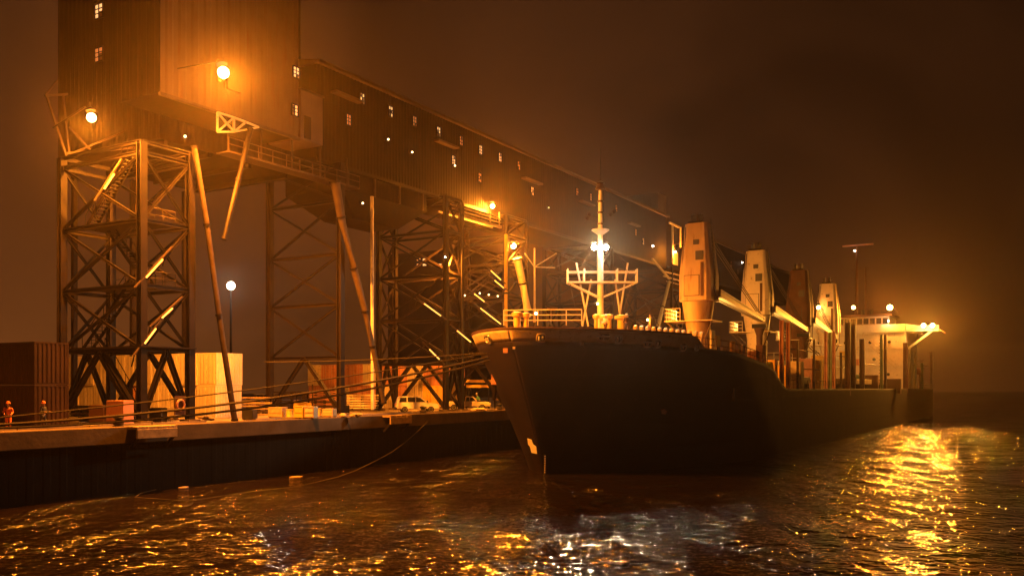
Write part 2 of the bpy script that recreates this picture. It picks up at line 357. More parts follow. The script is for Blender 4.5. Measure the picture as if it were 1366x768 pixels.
# diagonal spout pipe lit by the lamp, passing down through the tower
def spout(pts, r, label, mat='steel2', name='loading_spout', rings=True, group='grain spouts hanging from the gallery'):
    o = thing(name, label, 'spout', pts[-1], group)
    MB().tube(pts, r, 12).build('pipe', mat, o, smooth=True)
    if rings:
        rr = r if isinstance(r, (list, tuple)) else [r] * len(pts)
        for i in range(len(pts)):
            p = Vector(pts[i]); d = (Vector(pts[min(i + 1, len(pts) - 1)]) - Vector(pts[max(i - 1, 0)])).normalized()
            MB().tube([p - d * .09, p + d * .09], rr[i] * 1.25, 12).build('flange', 'steel', o)
    return o
tB = tower('two-legged steel trestle bent standing between the left tower and the long grey spout', (64.1,), NN, -66.2, LV[:1] + [10.2, 15.2, 19.9, 24.9], mat='steel', lw=.55, seed=2)
tC = tower('dark steel loading tower rising behind the white minivan', (81.2, 84.2), NN, -66.4, [QZ, 10.0, 15.0, 19.8, 24.6], lw=.5, seed=3)
tD = tower('steel loading tower crowded with braces just left of the ship bow', (94.0, 99.0), NN, -66.0, [QZ, 10.0, 14.5, 18.5, 22.5, 26.0], lw=.42, mat='steel', seed=4)
stair(tD, (-58.5, 96, 22.5), (-64.5, 96, 18.6)); stair(tD, (-64.5, 97, 18.6), (-58.5, 97, 14.6)); stair(tD, (-58.5, 96, 14.5), (-64.5, 96, 10.2))
tE = tower('steel loading tower seen past the foremast of the ship', (120.0, 125.0), NN, -66.0, [QZ, 10.0, 15.0, 20.0, 24.6], lw=.42, seed=5)
tF = tower('steel loading tower standing beyond the nearest deck crane', (150.0, 155.0), NN, -66.0, [QZ, 10.0, 15.0, 20.0, 24.6], lw=.42, seed=6)

# head of tower A: lamp platform and bracket frame
o = thing('lamp_gantry', 'angled steel bracket frame sticking out at the top of the leftmost tower', 'gantry', (-66, 42, 25.4))
for (a, b_, w) in (((60, 128), (90, 126), .16), ((62, 128), (88, 208), .16), ((84, 126), (92, 205), .14), ((60, 128), (76, 108), .12), ((88, 205), (190, 196), .2), ((92, 170), (120, 200), .14), ((92, 206), (165, 176), .12)):
    MB().beam(atn(*a, -65.8), atn(*b_, -65.8), w).build('arm', 'steel2', o)
MB().tube([L2 + Vector((0, 0, .3)), L2 + Vector((-.9, .1, .9)), L2 + Vector((-5.0, .3, .1))], .07, 6).build('lamp_stem', 'steel', o)

# ---------------------------------------------------------------- elevator buildings
def window(parent, x, y, n, w, h, mat='e_win', kind=2):
    c = atn(x, y, n + .04)
    f = MB()
    for (a0, a1, z0, z1) in ((-w / 2 - .07, w / 2 + .07, h / 2, h / 2 + .08), (-w / 2 - .07, w / 2 + .07, -h / 2 - .08, -h / 2), (-w / 2 - .07, -w / 2, -h / 2, h / 2), (w / 2, w / 2 + .07, -h / 2, h / 2)):
        f.box(c.x - .05, c.x + .08, c.y + a0, c.y + a1, c.z + z0, c.z + z1)
    if kind >= 1: f.box(c.x, c.x + .06, c.y - .03, c.y + .03, c.z - h / 2, c.z + h / 2)
    if kind >= 2:
        for q in (-.17, .17): f.box(c.x, c.x + .055, c.y - w / 2, c.y + w / 2, c.z + h * q - .025, c.z + h * q + .025)
    fo = f.build('window', 'clad', parent); rr = random.Random(int(x * 7 + y))
    if kind >= 2:
        dk = MB()
        for yy in (-w / 4, w / 4):
            for zz_ in (-h / 3, 0, h / 3):
                if rr.random() < .3: dk.box(c.x - .008, c.x - .002, c.y + yy - w / 4 + .03, c.y + yy + w / 4 - .03, c.z + zz_ - h / 6 + .02, c.z + zz_ + h / 6 - .02)
        if dk.v: dk.build('blind', 'clad2', fo)
    MB().box(c.x - .03, c.x - .01, c.y - w / 2, c.y + w / 2, c.z - h / 2, c.z + h / 2).build('pane', mat, fo)
    return fo
# head house (left, runs out of the top of the frame)
hh = thing('elevator_headhouse', 'tall dark elevator headhouse running out of the picture above the leftmost tower', 'building', (-68, 50, 25.4))
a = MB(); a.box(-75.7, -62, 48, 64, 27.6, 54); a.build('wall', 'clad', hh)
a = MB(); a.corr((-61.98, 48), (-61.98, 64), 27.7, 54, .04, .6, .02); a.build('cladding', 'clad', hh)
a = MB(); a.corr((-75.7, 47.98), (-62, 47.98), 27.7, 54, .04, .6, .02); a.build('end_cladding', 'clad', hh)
for (x, y, q, w, h) in ((132, 15, 'e_win', 1.0, 1.15), (132, 73, 'e_dim', 1.0, 1.1)):
    c = ats(x, y, 47.86); f = MB()
    for (a0, a1, z0, z1) in ((-w / 2 - .08, w / 2 + .08, h / 2, h / 2 + .09), (-w / 2 - .08, w / 2 + .08, -h / 2 - .09, -h / 2), (-w / 2 - .08, -w / 2, -h / 2, h / 2), (w / 2, w / 2 + .08, -h / 2, h / 2), (-.03, .03, -h / 2, h / 2)): f.box(c.x + a0, c.x + a1, c.y - .06, c.y + .06, c.z + z0, c.z + z1)
    for k in (-.17, .17):
        for a0, a1 in ((-w / 2, -.031), (.031, w / 2)): f.box(c.x + a0, c.x + a1, c.y - .05, c.y + .05, c.z + h * k - .025, c.z + h * k + .025)
    fo = f.build('window', 'clad', hh); MB().box(c.x - w / 2, c.x + w / 2, c.y + .02, c.y + .04, c.z - h / 2, c.z + h / 2).build('pane', q, fo)
    MB().box(c.x + .05, c.x + w / 2 - .02, c.y - .005, c.y + .012, c.z - h / 2 + .02, c.z - (.05 if y < 40 else -.1)).build('blind', 'clad2', fo)
for k in range(4): MB().box(-75.2, -62.1, 48.5 + k * 4.5, 48.85 + k * 4.5, 27.2, 27.59).build('floor_beam', 'steel', hh)
for k in range(3): MB().box(-75.4, -75.0, 49 + k * 6, 49.4 + k * 6, QZ, 27.19).build('support_leg', 'steel', hh)
# projecting pale house
ph = thing('projecting_house', 'pale corrugated house projecting over the quay lit by the glaring floodlight', 'building', (-59, 51, 29.5))
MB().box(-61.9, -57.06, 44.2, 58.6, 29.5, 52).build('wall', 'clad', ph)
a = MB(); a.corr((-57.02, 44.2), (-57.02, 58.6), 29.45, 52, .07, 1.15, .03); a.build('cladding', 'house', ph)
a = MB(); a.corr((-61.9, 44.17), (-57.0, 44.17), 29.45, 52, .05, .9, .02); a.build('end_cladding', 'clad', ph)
MB().box(-57.1, -56.85, 44.1, 58.7, 29.2, 29.44).build('bottom_rail', 'steel2', ph)
for (x, y, q) in ((395, 97, 'e_win'), (393, 147, 'e_win')): window(ph, x, y, -56.93, .7, .9, q)
MB().box(*sorted((-56.93, -56.6)), 50.3, 51.7, 31.4, 33.2).build('vent_box', 'house', ph, bevel=.03)
bx = thing('end_cabin', 'tan box cabin attached at the near end of the long gallery', 'cabin', (-59, 60.2, 29.4))
MB().box(-61, -57.0, 58.85, 61.7, 29.45, 33.8).build('wall', 'clad2', bx, bevel=.04)
MB().box(-61.2, -56.85, 58.75, 61.8, 33.8, 33.95).build('roof', 'steel2', bx)
MB().box(-57, -56.93, 59.3, 60.1, 29.6, 31.6).build('door', 'steel', bx)
# long gallery
def gallery(name_label, s0, s1, z0, z1, wins, n0=-58.0, n1=-66.0):
    o = thing('conveyor_gallery', name_label, 'building', ((n0 + n1) / 2, (s0 + s1) / 2, z0), 'elevated conveyor galleries')
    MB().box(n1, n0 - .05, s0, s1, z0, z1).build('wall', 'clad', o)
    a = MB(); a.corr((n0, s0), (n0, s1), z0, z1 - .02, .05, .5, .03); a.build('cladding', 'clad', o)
    a = MB(); a.prism([(n0 + .45, z1 - .05), (n0 + .45, z1 + .15), ((n0 + n1) / 2, z1 + 1.0), (n1 - .3, z1 + .15), (n1 - .3, z1 - .05)], s0 - .3, s1 + .3, lambda u, v, w: Vector((u, w, v)))
    a.build('roof', 'clad2', o)
    MB().box(n0 + .46, n0 + .62, s0 - .3, s1 + .3, z1 - .12, z1 + .2).build('eave_gutter', 'house', o)
    MB().box(n0 - .2, n0 + .12, s0, s1, z0 - .35, z0 - .002).build('bottom_chord', 'steel', o)
    for (x, y, q) in wins: window(o, x, y, n0 + .06, .62, 1.0, q)
    return o
wu = [(483, 132, 'e_win'), (521, 149, 'e_win'), (553, 162, 'e_dim'), (585, 176, 'e_win'), (615, 188, 'e_dim'), (641, 200, 'e_win'), (667, 210, 'e_win'), (692, 221, 'e_dim'), (770, 256, 'e_dim'), (788, 263, 'e_dim'), (822, 278, 'e_dim'),
      (465, 160, 'e_dim'), (605, 214, 'e_win'), (640, 237, 'e_dim'), (710, 255, 'e_win'), (848, 310, 'e_dim'), (858, 322, 'e_win')]
ga = gallery('long dark conveyor gallery with lit windows sloping away above the towers', 62.0, 150, 28.6, 37.3, wu)
for (x0, y0, x1) in ((446, 122, 482), (583, 187, 610), (699, 237, 722), (775, 268, 792), (840, 297, 853)):
    p = atn(x0, y0, -57.5); q = atn(x1, y0 + (x1 - x0) * .44, -57.5)
    MB().box(-57.94, -57.2, p.y, q.y, p.z - .1, p.z + .12).build('hood', 'house', ga)
MB().box(-66, -58.1, 146.5, 150.4, 37.4, 41).build('roof_house', 'clad2', ga)
gb = gallery('farther conveyor gallery dissolving in the mist behind the deck cranes', 176, 240, 28.6, 36.6, [(975, 352, 'e_dim'), (984, 362, 'e_dim')])
# hopper under gallery & catwalks
hp = thing('transfer_hopper', 'dark transfer hopper slung under the near end of the gallery', 'hopper', (-61, 72, 24))
a = MB(); v0 = [(-65.5, 65.5), (-58, 65.5), (-58, 79), (-65.5, 79)]; v1 = [(-63.5, 69), (-59.5, 69), (-59.5, 76), (-63.5, 76)]
a.add([(*p, 28.2) for p in v0] + [(*p, 26.4) for p in v0] + [(*p, 24.2) for p in v1], [(0, 1, 2, 3), (0, 4, 5, 1), (1, 5, 6, 2), (2, 6, 7, 3), (3, 7, 4, 0), (4, 8, 9, 5), (5, 9, 10, 6), (6, 10, 11, 7), (7, 11, 8, 4), (8, 11, 10, 9)])
a.build('chute', 'clad', hp, bevel=.03)
for k in range(4): MB().box(-57.97, -57.8, 66 + k * 4, 66.25 + k * 4, 26.4, 28.2).build('stiffener', 'steel2', hp)
cw = thing('catwalk', 'railed steel catwalk slung between the projecting house and the next trestle', 'catwalk', (-57, 58, 26.4))
MB().box(-58.2, -56.7, 50.5, 66.5, 26.35, 26.5).build('deck_plate', 'steel2', cw)
rail([(-56.75, 50.5, 26.5), (-56.75, 66.5, 26.5)], cw, step=1.6, r=.05)
for k in range(5): MB().beam((-57.4, 51 + k * 3.6, 26.5), (-57.4, 51 + k * 3.6, 29.2), .12).build('hanger', 'steel2', cw)
# small lit truss under the house (290-345, 150-175)
tr = thing('lattice_bracket', 'small yellow-lit lattice bracket directly below the glaring floodlight', 'bracket', atn(300, 172, -56.6))
P = [(290, 150), (290, 176), (312, 157), (312, 176), (328, 163), (345, 170)]
for (i, j) in ((0, 1), (1, 3), (0, 3), (2, 3), (1, 2), (0, 2), (2, 4), (3, 4), (3, 5), (4, 5)):
    MB().beam(atn(*P[i], -56.6), atn(*P[j], -56.6), .14).build('rod', 'cream', tr)
spout([atn(447, 243, -56.3), atn(455, 290, -56.2), atn(472, 358, -56.1), atn(487, 415, -56.0), atn(497, 462, -55.9), atn(512, 537, -55.8)], [.45, .38, .33, .3, .26, .22], 'long curved grey loading spout reaching down to the quay beside the trestle', 'steel2')
spout([atn(496, 262, -57.6), atn(497, 500, -57.6), atn(497, 546, -57.6)], .17, 'thin vertical pale pipe behind the long curved spout', 'cream', name='drain_pipe', rings=False, group='thin pipes')
spout([atn(334, 173, -56.4), atn(318, 240, -56.3), atn(299, 318, -56.2)], [.22, .2, .17], 'retracted spout hanging free above the bluish white lamp', 'steel')
spout([atn(259, 196, -56.2), atn(276, 300, -56.1), atn(292, 420, -56.0), atn(313, 560, -55.9)], [.22, .22, .22, .24], 'slanting brown spout pipe beside the right leg of the leftmost tower', 'steel2')
spout([atn(690, 345, -56), atn(697, 378, -56), atn(704, 415, -55.8)], [.5, .45, .5], 'short thick pale spout right of the lamp behind the ship bow', 'cream')
spout([atn(893, 375, -56), atn(884, 410, -55.8), atn(877, 438, -55.6)], [.25, .3, .35], 'yellow-lit slanting spout left of the nearest deck crane', 'cream')
# sloping lit catwalk by L3
cw = thing('catwalk', 'bright sloping catwalk with rails under the short lamp post', 'catwalk', atn(600, 290, -57.4))
p, q = atn(597, 282, -57.3), atn(668, 303, -57.3)
for dz, w in ((0, .3), (.9, .07), (.5, .07)): MB().beam(p + Vector((0, 0, dz)), q + Vector((0, 0, dz)), w if w > .1 else .1).build('beam' if dz == 0 else 'rail_bar', 'cream', cw)
MB().beam(p + Vector((-1.2, 0, .1)), q + Vector((-1.2, 0, .1)), .18).build('beam', 'cream', cw)
for x in (654, 666): MB().tube([atn(x, 302 if x > 660 else 300, -57.3), atn(x, 283, -57.3)], .07, 6).build('lamp_post', 'cream', cw)
yp = thing('derrick_post', 'slim post with two angled arms standing behind the forecastle rail', 'post', atn(713, 545, -57))
MB().tube([atn(713, 430, -56.5), atn(713, 331, -56.5)], [.16, .1], 8).build('pole', 'cream', yp)
for (x, y) in ((700, 338), (742, 338), (740, 357)): MB().tube([atn(713, 356, -56.5), atn(x, y, -56.5)], .08, 6).build('arm', 'cream', yp)
MB().tube([atn(713, 430, -56.5), Vector((atn(713, 430, -56.5).x, atn(713, 430, -56.5).y, QZ))], .18, 8).build('pole_base', 'steel2', yp)
vp = thing('light_column', 'vertical yellow-lit column just left of the lamp behind the bow', 'column', (-56.8, 97, QZ))
p = atn(675, 340, -56.8); MB().beam((p.x, p.y, QZ), (p.x, p.y, p.z + 2.5), .32).build('column_shaft', 'yellow', vp)
for k in range(3): MB().box(p.x - .3, p.x + .3, p.y - .3, p.y + .3, QZ + 4 + 5 * k, QZ + 4.2 + 5 * k).build('collar', 'steel', vp)
# loader frame left of crane 1
lf = thing('loader_frame', 'quay loader arm frame with hanging lit panel left of the nearest deck crane', 'loader', atn(880, 380, -57))
for (a, b_, w) in (((893, 297), (906, 303), .3), ((897, 299), (897, 350), .3), ((908, 303), (908, 330), .25), ((870, 345), (893, 372), .3), ((885, 362), (910, 368), .2), ((885, 368), (912, 376), .2), ((889, 375), (912, 381), .12)):
    MB().beam(atn(*a, -57), atn(*b_, -57), w).build('arm', 'cream', lf)
p = atn(901, 342, -57.6); MB().box(p.x - .1, p.x, p.y - 1.1, p.y + 1.3, p.z - 1.5, p.z + .8).build('panel', 'cream', lf)
# lamplit stretches of tower brace, their light put in as self-glowing bars
for i, (a, b_, n, lab) in enumerate((((139, 252), (152, 232), -57.6, 'bright glowing brace stretch near the head of the leftmost tower'), ((195, 370), (217, 346), -56.7, 'upper slanting glowing brace stretch on the water side of the leftmost tower'), ((193, 458), (208, 438), -56.7, 'lower end slanting glowing brace stretch above the stair of the leftmost tower'), ((216, 424), (230, 411), -56.7, 'higher slanting glowing brace stretch beside the right leg of the leftmost tower'),
        ((573, 466), (586, 479), -56.7, 'glowing brace stretch low on the tower behind the minivan'), ((633, 392), (646, 402), -56.6, 'whitish glowing brace stretch on the tower left of the ship bow'), ((641, 411), (668, 432), -56.6, 'long slanting glowing brace stretch just above the ship bow rail'), ((610, 441), (628, 456), -56.6, 'slanting glowing brace stretch left of the bow bulwark'), ((655, 361), (668, 373), -56.6, 'short tube light below the lamp on the braced tower'), ((660, 374), (672, 384), -56.6, 'second short glowing brace stretch below the lamp on the braced tower'), ((566, 405), (588, 421), -56.6, 'dim glowing brace stretch midway up the tower behind the minivan'))):
    p, q = atn(*a, n), atn(*b_, n); o = thing('brace_glow', lab, 'glowing brace', p, 'glowing brace stretches on the towers')
    MB().beam(p, q, .1).build('tube', 'e_brace_glow', o); d = Vector((-.1, 0, .12)); u_ = (q - p).normalized() * 1.3; MB().beam(p + d - u_, q + d + u_, .16, .1).build('added_backing_bar', 'steel2', o)
    for k in (-1.2, .5): c_ = (p if k < 0 else q) + (q - p).normalized() * k; MB().beam(c_ + d, c_ + d + Vector((-.35, 0, -.9)), .07).build('added_bar_bracket', 'steel', o)  # bar and brackets added to carry the glowing brace piece
for i, (x, y, n, lab, mt) in enumerate(((607, 221, -57.5, 'small round lamp under the lit window in the lower gallery row', 'e_tiny'), (732, 277, -57.5, 'small yellowish lamp on the gallery underside right of the two orange lamps', 'e_grn'), (871, 328, -57, 'small bluish lamp at the far end of the gallery', 'e_wht'), (664, 395, -57.2, 'small yellow lamp in the braced tower beside the bow rail', 'e_tiny'), (640, 391, -57.3, 'tiny lamp behind the braces left of the bow', 'e_tiny'), (652, 393, -57.3, 'tiny lamp between braces above the long glowing brace stretch', 'e_tiny'), (484, 271, -57, 'small twin lamp above the thin vertical pipe', 'e_tiny'), (990, 350, -57.5, 'small pale lamp on the farther gallery beside the second deck crane', 'e_wht'),
        (518, 186, -57.6, 'tiny bright lamp on the dark gallery wall below the second window', 'e_tiny'), (550, 203, -57.6, 'tiny twin lamp low on the dark gallery wall', 'e_tiny'), (595, 343, -57.0, 'white lamp far behind the braces of the dark tower', 'e_wht'), (620, 394, -57.3, 'tiny lamp low among the crowded braces', 'e_tiny'), (247, 182, -57, 'small orange bulkhead lamp below the pale house', 'e_tiny'))):
    p = atn(x, y, n); o = thing('bulkhead_lamp', lab, 'lamp', p, 'small bulkhead lamps')
    MB().ball(p, .10 if mt != 'e_wht' else .14, 10, 6).build('globe', mt, o, smooth=True)
    MB().box(p.x - .35, p.x - .16, p.y - .12, p.y + .12, p.z - .1, p.z + .2).build('mount', 'steel', o)
    if i in (10, 12):
        l = bpy.data.lights.new('down_light', 'SPOT'); l.energy = 100000 if i == 10 else 70000; l.color = SOD; l.shadow_soft_size = .2; l.spot_size = R(150); l.spot_blend = .5
        lo = bpy.data.objects.new('down_light', l); COL.objects.link(lo); lo.parent = o; lo.location = (.1, .1, -.3); lo.rotation_euler = Vector((-.5, .9 if i == 10 else .1, -.8)).to_track_quat('-Z', 'Y').to_euler()
# far light
p = att(308, 381, 185)
o = lamp(p, 11000, (1, .9, .8), 'bluish white floodlight on a distant pole between the towers', r=1.1, housing=False)
MB().tube([(p.x - .9, p.y + .8, QZ), (p.x - .9, p.y + .8, p.z + .4)], [.3, .2], 8).build('pole', 'steel', o)
for ch in o.children:
    if ch.name.startswith('bulb') and ch.type == 'MESH': ch.data.materials[0] = M['e_wht']

# distant lit shed seen under the gallery (555-600, 345-355)
fs = thing('distant_shed', 'distant dark shed with two rows of tiny lit windows behind the braces', 'building', (-150, 190, QZ))
p = ats(575, 350, 185); MB().box(p.x - 14, p.x + 12, 185.2, 200, QZ, p.z + 3).build('wall', 'clad', fs)
for (x, y) in ((558, 346), (566, 346), (558, 353), (566, 353), (586, 353)):
    q = ats(x, y, 185); MB().box(q.x - .5, q.x + .5, 185.05, 185.2, q.z - .22, q.z + .22).build('window', 'e_win', fs)
# ---------------------------------------------------------------- containers
random.seed(11)
def container(n1, s0, z0, ln, mat, label, group, w=2.44, h=2.88, doors='S', door_mat=None, name='shipping_container'):
    """n1 = water-side face; doors on the near (-Y) end, corrugated side towards the water"""
    o = thing(name, label, 'container', (n1 - w / 2, s0 + ln / 2, z0), group)
    n0 = n1 - w; a = MB()
    a.box(n0 + .04, n1 - .04, s0 + .06, s0 + ln - .04, z0 + .05, z0 + h - .03)
    a.corr((n1 - .035, s0 + .12), (n1 - .035, s0 + ln - .12), z0 + .16, z0 + h - .12, .035, .28, .01)
    a.build('body', mat, o)
    a = MB()
    for n in (n0, n1 - .12):
        for s in (s0, s0 + ln - .12): a.box(n, n + .12, s, s + .12, z0, z0 + h)
    for z in (z0, z0 + h - .11):
        for s in (s0, s0 + ln - .11): a.box(n0 + .12, n1 - .12, s, s + .11, z, z + .11)
        for n in (n0 + .005, n1 - .11): a.box(n, n + .105, s0 + .12, s0 + ln - .12, z, z + .11)
    a.build('frame', mat, o)
    if doors:
        MB().box(n0 + .125, n1 - .125, s0 + .051, s0 + .058, z0 + .115, z0 + h - .115).build('door_gasket', 'black', o)
        for k in (0, 1):
            x0 = n0 + .13 + k * (w / 2 - .12); x1 = x0 + w / 2 - .21
            d = MB().box(x0, x1, s0 - .01, s0 + .05, z0 + .13, z0 + h - .13).build('door', door_mat or mat, o, bevel=.01)
            b_ = MB()
            for q in (.3, .72): b_.tube([(x0 + (x1 - x0) * q, s0 - .04, z0 + .15), (x0 + (x1 - x0) * q, s0 - .04, z0 + h - .15)], .022, 5)
            b_.build('locking_bar', 'chrome', d)
    return o
ordn = ['first', 'second', 'third', 'fourth', 'fifth', 'sixth', 'seventh', 'eighth', 'ninth', 'tenth']
for k in range(9):
    for j in range(2):
        mt = ['cream', 'cream', 'cream', 'cream', 'pink', 'cream', 'cream', 'cream', 'cream'][k] if j == 0 else 'cream'
        container(-63.5 - k * 2.5, 55 + (.1 if (k + j) % 3 == 1 else 0), QZ + j * 2.9, 3.0, mt, f'{"upper" if j else "lower"} container in the {ordn[k]} column of the orange-lit stack, counted from the water', 'two-high row of short containers behind the leftmost tower')
for k in range(9):
    for j in range(2):
        mt = ['yellow', 'cream', 'pink', 'cream', 'pink', 'pink', 'cream', 'pink', 'pink'][(k + 2 * j) % 9]
        if k > 1 and mt == 'yellow': mt = 'pink'
        container(-67.2 - k * 2.5, 94 + (.15 if (k * 2 + j) % 3 == 1 else 0), QZ + j * 2.9, 6.0, mt, f'{"upper" if j else "lower"} container in the {ordn[k]} column of the stack behind the minivan, counted from the water', 'two-high row of containers behind the minivan')
# dark pair at the left edge
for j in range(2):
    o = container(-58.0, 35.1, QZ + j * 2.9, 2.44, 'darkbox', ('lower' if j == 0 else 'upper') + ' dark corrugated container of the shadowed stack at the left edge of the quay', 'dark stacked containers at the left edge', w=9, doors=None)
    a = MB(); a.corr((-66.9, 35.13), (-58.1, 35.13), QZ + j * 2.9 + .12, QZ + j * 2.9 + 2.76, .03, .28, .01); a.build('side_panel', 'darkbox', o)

# ---------------------------------------------------------------- quay clutter
def onq(x, y, dz=0.): return atz(x, y, QZ + .02 + dz)
VX = Vector((CT, ST, 0))                      # across the view
def crate(x, y, w, h, d, mat, label, name='crate', cat='crate', slats=True, rot=None, group='crates on the quay'):
    p = onq(x, y); t = (p - CAM).dot(Vector((-ST, CT, 0))); sc = t / F; w, h, d = w * sc, h * sc, d
    o = thing(name, label, cat, p, group); T = Matrix.Translation(p) @ Matrix.Rotation(TH * .6 if rot is None else rot, 4, 'Z')
    MB().box(-w / 2, w / 2, 0, d, .08, h, T).build('body', mat, o, bevel=.02)
    a = MB()
    if slats:
        for q in (-w / 2, w / 2 - .08): a.box(q, q + .08, -.035, -.002, .08, h, T)
        for q in (.1, h / 2 - .04, h - .09): a.box(-w / 2 + .081, w / 2 - .081, -.03, -.002, q, q + .08, T)
        a.build('frame', 'wood' if mat != 'yellow' else 'yellow', o)
    a = MB()
    for q in (-w / 2 + .05, -.05, w / 2 - .15): a.box(q, q + .1, .02, d - .02, 0, .078, T)
    a.build('skid', 'wood', o)
    return o
crate(367, 557, 20, 14, 1.1, 'wood', 'light wooden crate on the quay between the trestle legs', group=None)
crate(398, 558, 13, 17, .9, 'yellow', 'yellow box unit with rounded drum beside it, left one of the pair', 'machine_box', 'machine', group='yellow machine boxes')
crate(412, 558, 14, 16, .9, 'cream', 'pale yellow box unit, right one of the pair beside the drum', 'machine_box', 'machine', group='yellow machine boxes')
crate(437, 556, 15, 11, .9, 'tan', 'low tan crate just left of the right trestle leg', group=None)
crate(153, 567, 26, 33, 1.2, 'pink', 'dull red cabinet standing under the stair of the leftmost tower', 'cabinet', 'cabinet', False, group=None)
crate(128, 566, 22, 26, 1.0, 'brown', 'dark cabinet beside the dull red cabinet under the tower stair', 'cabinet', 'cabinet', False, group=None)
crate(207, 564, 18, 20, .8, 'black', 'dark open bin beside the round barrel at the leftmost tower', 'waste_bin', 'bin', False, group=None)
crate(330, 560, 16, 14, .8, 'black', 'dark bin at the foot of the slanting brown spout', 'waste_bin', 'bin', False, group=None)
crate(214, 559, 44, 16, .4, 'cream', 'pale switch cabinet in front of the orange-lit containers', 'cabinet', 'cabinet', False, group=None)
def drum(x, y, mat, label, r=.3, h=.9, group='oil drums on the quay'):
    p = onq(x, y); o = thing('oil_drum', label, 'drum', p, group)
    MB().lathe(p, [(r, 0), (r * 1.05, .02), (r, .05), (r, h * .33), (r * 1.05, h * .35), (r, h * .37), (r, h * .66), (r * 1.05, h * .68), (r, h * .7), (r, h - .04), (r * 1.05, h - .02), (r * .98, h)], 18).build('shell', mat, o, smooth=True)
    MB().lathe(p + Vector((r * .4, 0, h)), [(.04, 0), (.04, .02)], 8).build('bung', 'chrome', o)
drum(188, 565, 'pink', 'dull red drum between the stair foot and the dark bin'); drum(424, 556, 'yellow', 'yellow drum right of the pale box unit', .28, .8); drum(386, 557, 'yellow', 'yellow drum left of the yellow box unit', .28, .75)
# portable tank
p = onq(456, 552); o = thing('portable_tank', 'upright grey portable tank with rounded top behind the right trestle leg', 'tank', p)
MB().lathe(p + Vector((0, 0, .9)), [(.4, 0), (.48, .1), (.48, 1.2), (.42, 1.45), (.25, 1.6), (.1, 1.65)], 18).build('tank_shell', 'steel2', o, smooth=True)
MB().box(p.x - .55, p.x + .55, p.y - .55, p.y + .55, p.z + .1, p.z + .88).build('stand', 'steel', o, bevel=.02)
def stack(x, y, wpx, rows, label, mat='wood', ln=2.6, name='timber_stack', cat='stack', group='stacks of stored material on the quay'):
    p = onq(x, y); t = (p - CAM).dot(Vector((-ST, CT, 0))); w = wpx * t / F
    o = thing(name, label, cat, p, group); rnd = random.Random(int(x)); T = Matrix.Translation(p) @ Matrix.Rotation(TH, 4, 'Z'); z = 0
    for r_ in range(rows):
        a = MB(); hh_ = rnd.uniform(.1, .2)
        for k in range(4): a.box(-w / 2 + rnd.uniform(-.15, .1), w / 2 + rnd.uniform(-.1, .15), k * .3, k * .3 + .26, z, z + hh_, T)
        a.build('layer', mat if rnd.random() < .7 else 'steel2', o)
        if r_ < rows - 1:
            for q in (-.35, 0, .35): MB().box(w * q - .06, w * q + .06, 0, 1.15, z + hh_ + .002, z + hh_ + .128, T).build('bearer', 'black', o)
        z += hh_ + .13
stack(108, 561, 26, 5, 'pallets stacked on the quay edge against the dark containers')
stack(342, 553, 36, 7, 'tall stack of planks right behind the slanting brown spout', 'wood')
stack(482, 548, 40, 7, 'bright-edged stack of planks right of the grey portable tank', 'cream')
stack(388, 545, 44, 8, 'dark stack of beams behind the yellow box units', 'steel2')
stack(432, 546, 36, 8, 'jumbled stack of beams left of the right trestle leg', 'pink')
stack(352, 537, 26, 6, 'far stack of planks between the spout and the left trestle leg', 'cream')
stack(504, 542, 30, 6, 'low stack of planks beside the foot of the long grey spout', 'pink')
# tarpaulin roll & raised forklift
def forklift(x, y, label, mat):
    p = onq(x, y); o = thing('forklift', label, 'forklift', p); T = Matrix.Translation(p) @ Matrix.Rotation(TH + .3, 4, 'Z')
    MB().prism([(-1, .35), (.9, .35), (.9, .9), (.2, 1.0), (-.3, 1.0), (-.5, 1.25), (-1.05, 1.15)], -.5, .5, lambda u, v, w: T @ Vector((u, w, v))).build('body', mat, o, bevel=.05)
    a = MB()
    for y_ in (-.45, .45):
        a.tube([T @ Vector((.65, y_, .9)), T @ Vector((.45, y_, 2.1)), T @ Vector((-.6, y_, 2.1)), T @ Vector((-.75, y_, 1.2))], .04, 6)
    a.box(-.7, .55, -.5, .5, 2.08, 2.14, T); a.build('overhead_guard', 'steel', o)
    a = MB()
    for y_ in (-.3, .3): a.box(1.0, 1.12, y_ - .06, y_ + .06, .1, 3.0, T)
    for z in (.3, 1.6, 2.9): a.box(1.02, 1.1, -.24, .24, z, z + .1, T)
    a.build('mast', 'steel2', o)
    for y_ in (-.3, .3): MB().box(1.13, 2.2, y_ - .06, y_ + .06, .1, .15, T).build('fork', 'steel2', o)
    for x_ in (-.7, .6):
        for y_ in (-.5, .42):
            MB().lathe(T @ Vector((x_, y_, .3)), [(.1, -.02), (.3, 0), (.3, .16), (.1, .18)], 16, T.to_3x3() @ Matrix.Rotation(R(-90), 3, 'X')).build('wheel', 'rubber', o, smooth=True)
    MB().box(-.35, .1, -.25, .25, 1.0, 1.12, T).build('seat', 'black', o, bevel=.03)
forklift(404, 548, 'forklift with raised mast parked behind the yellow box units', 'yellow')
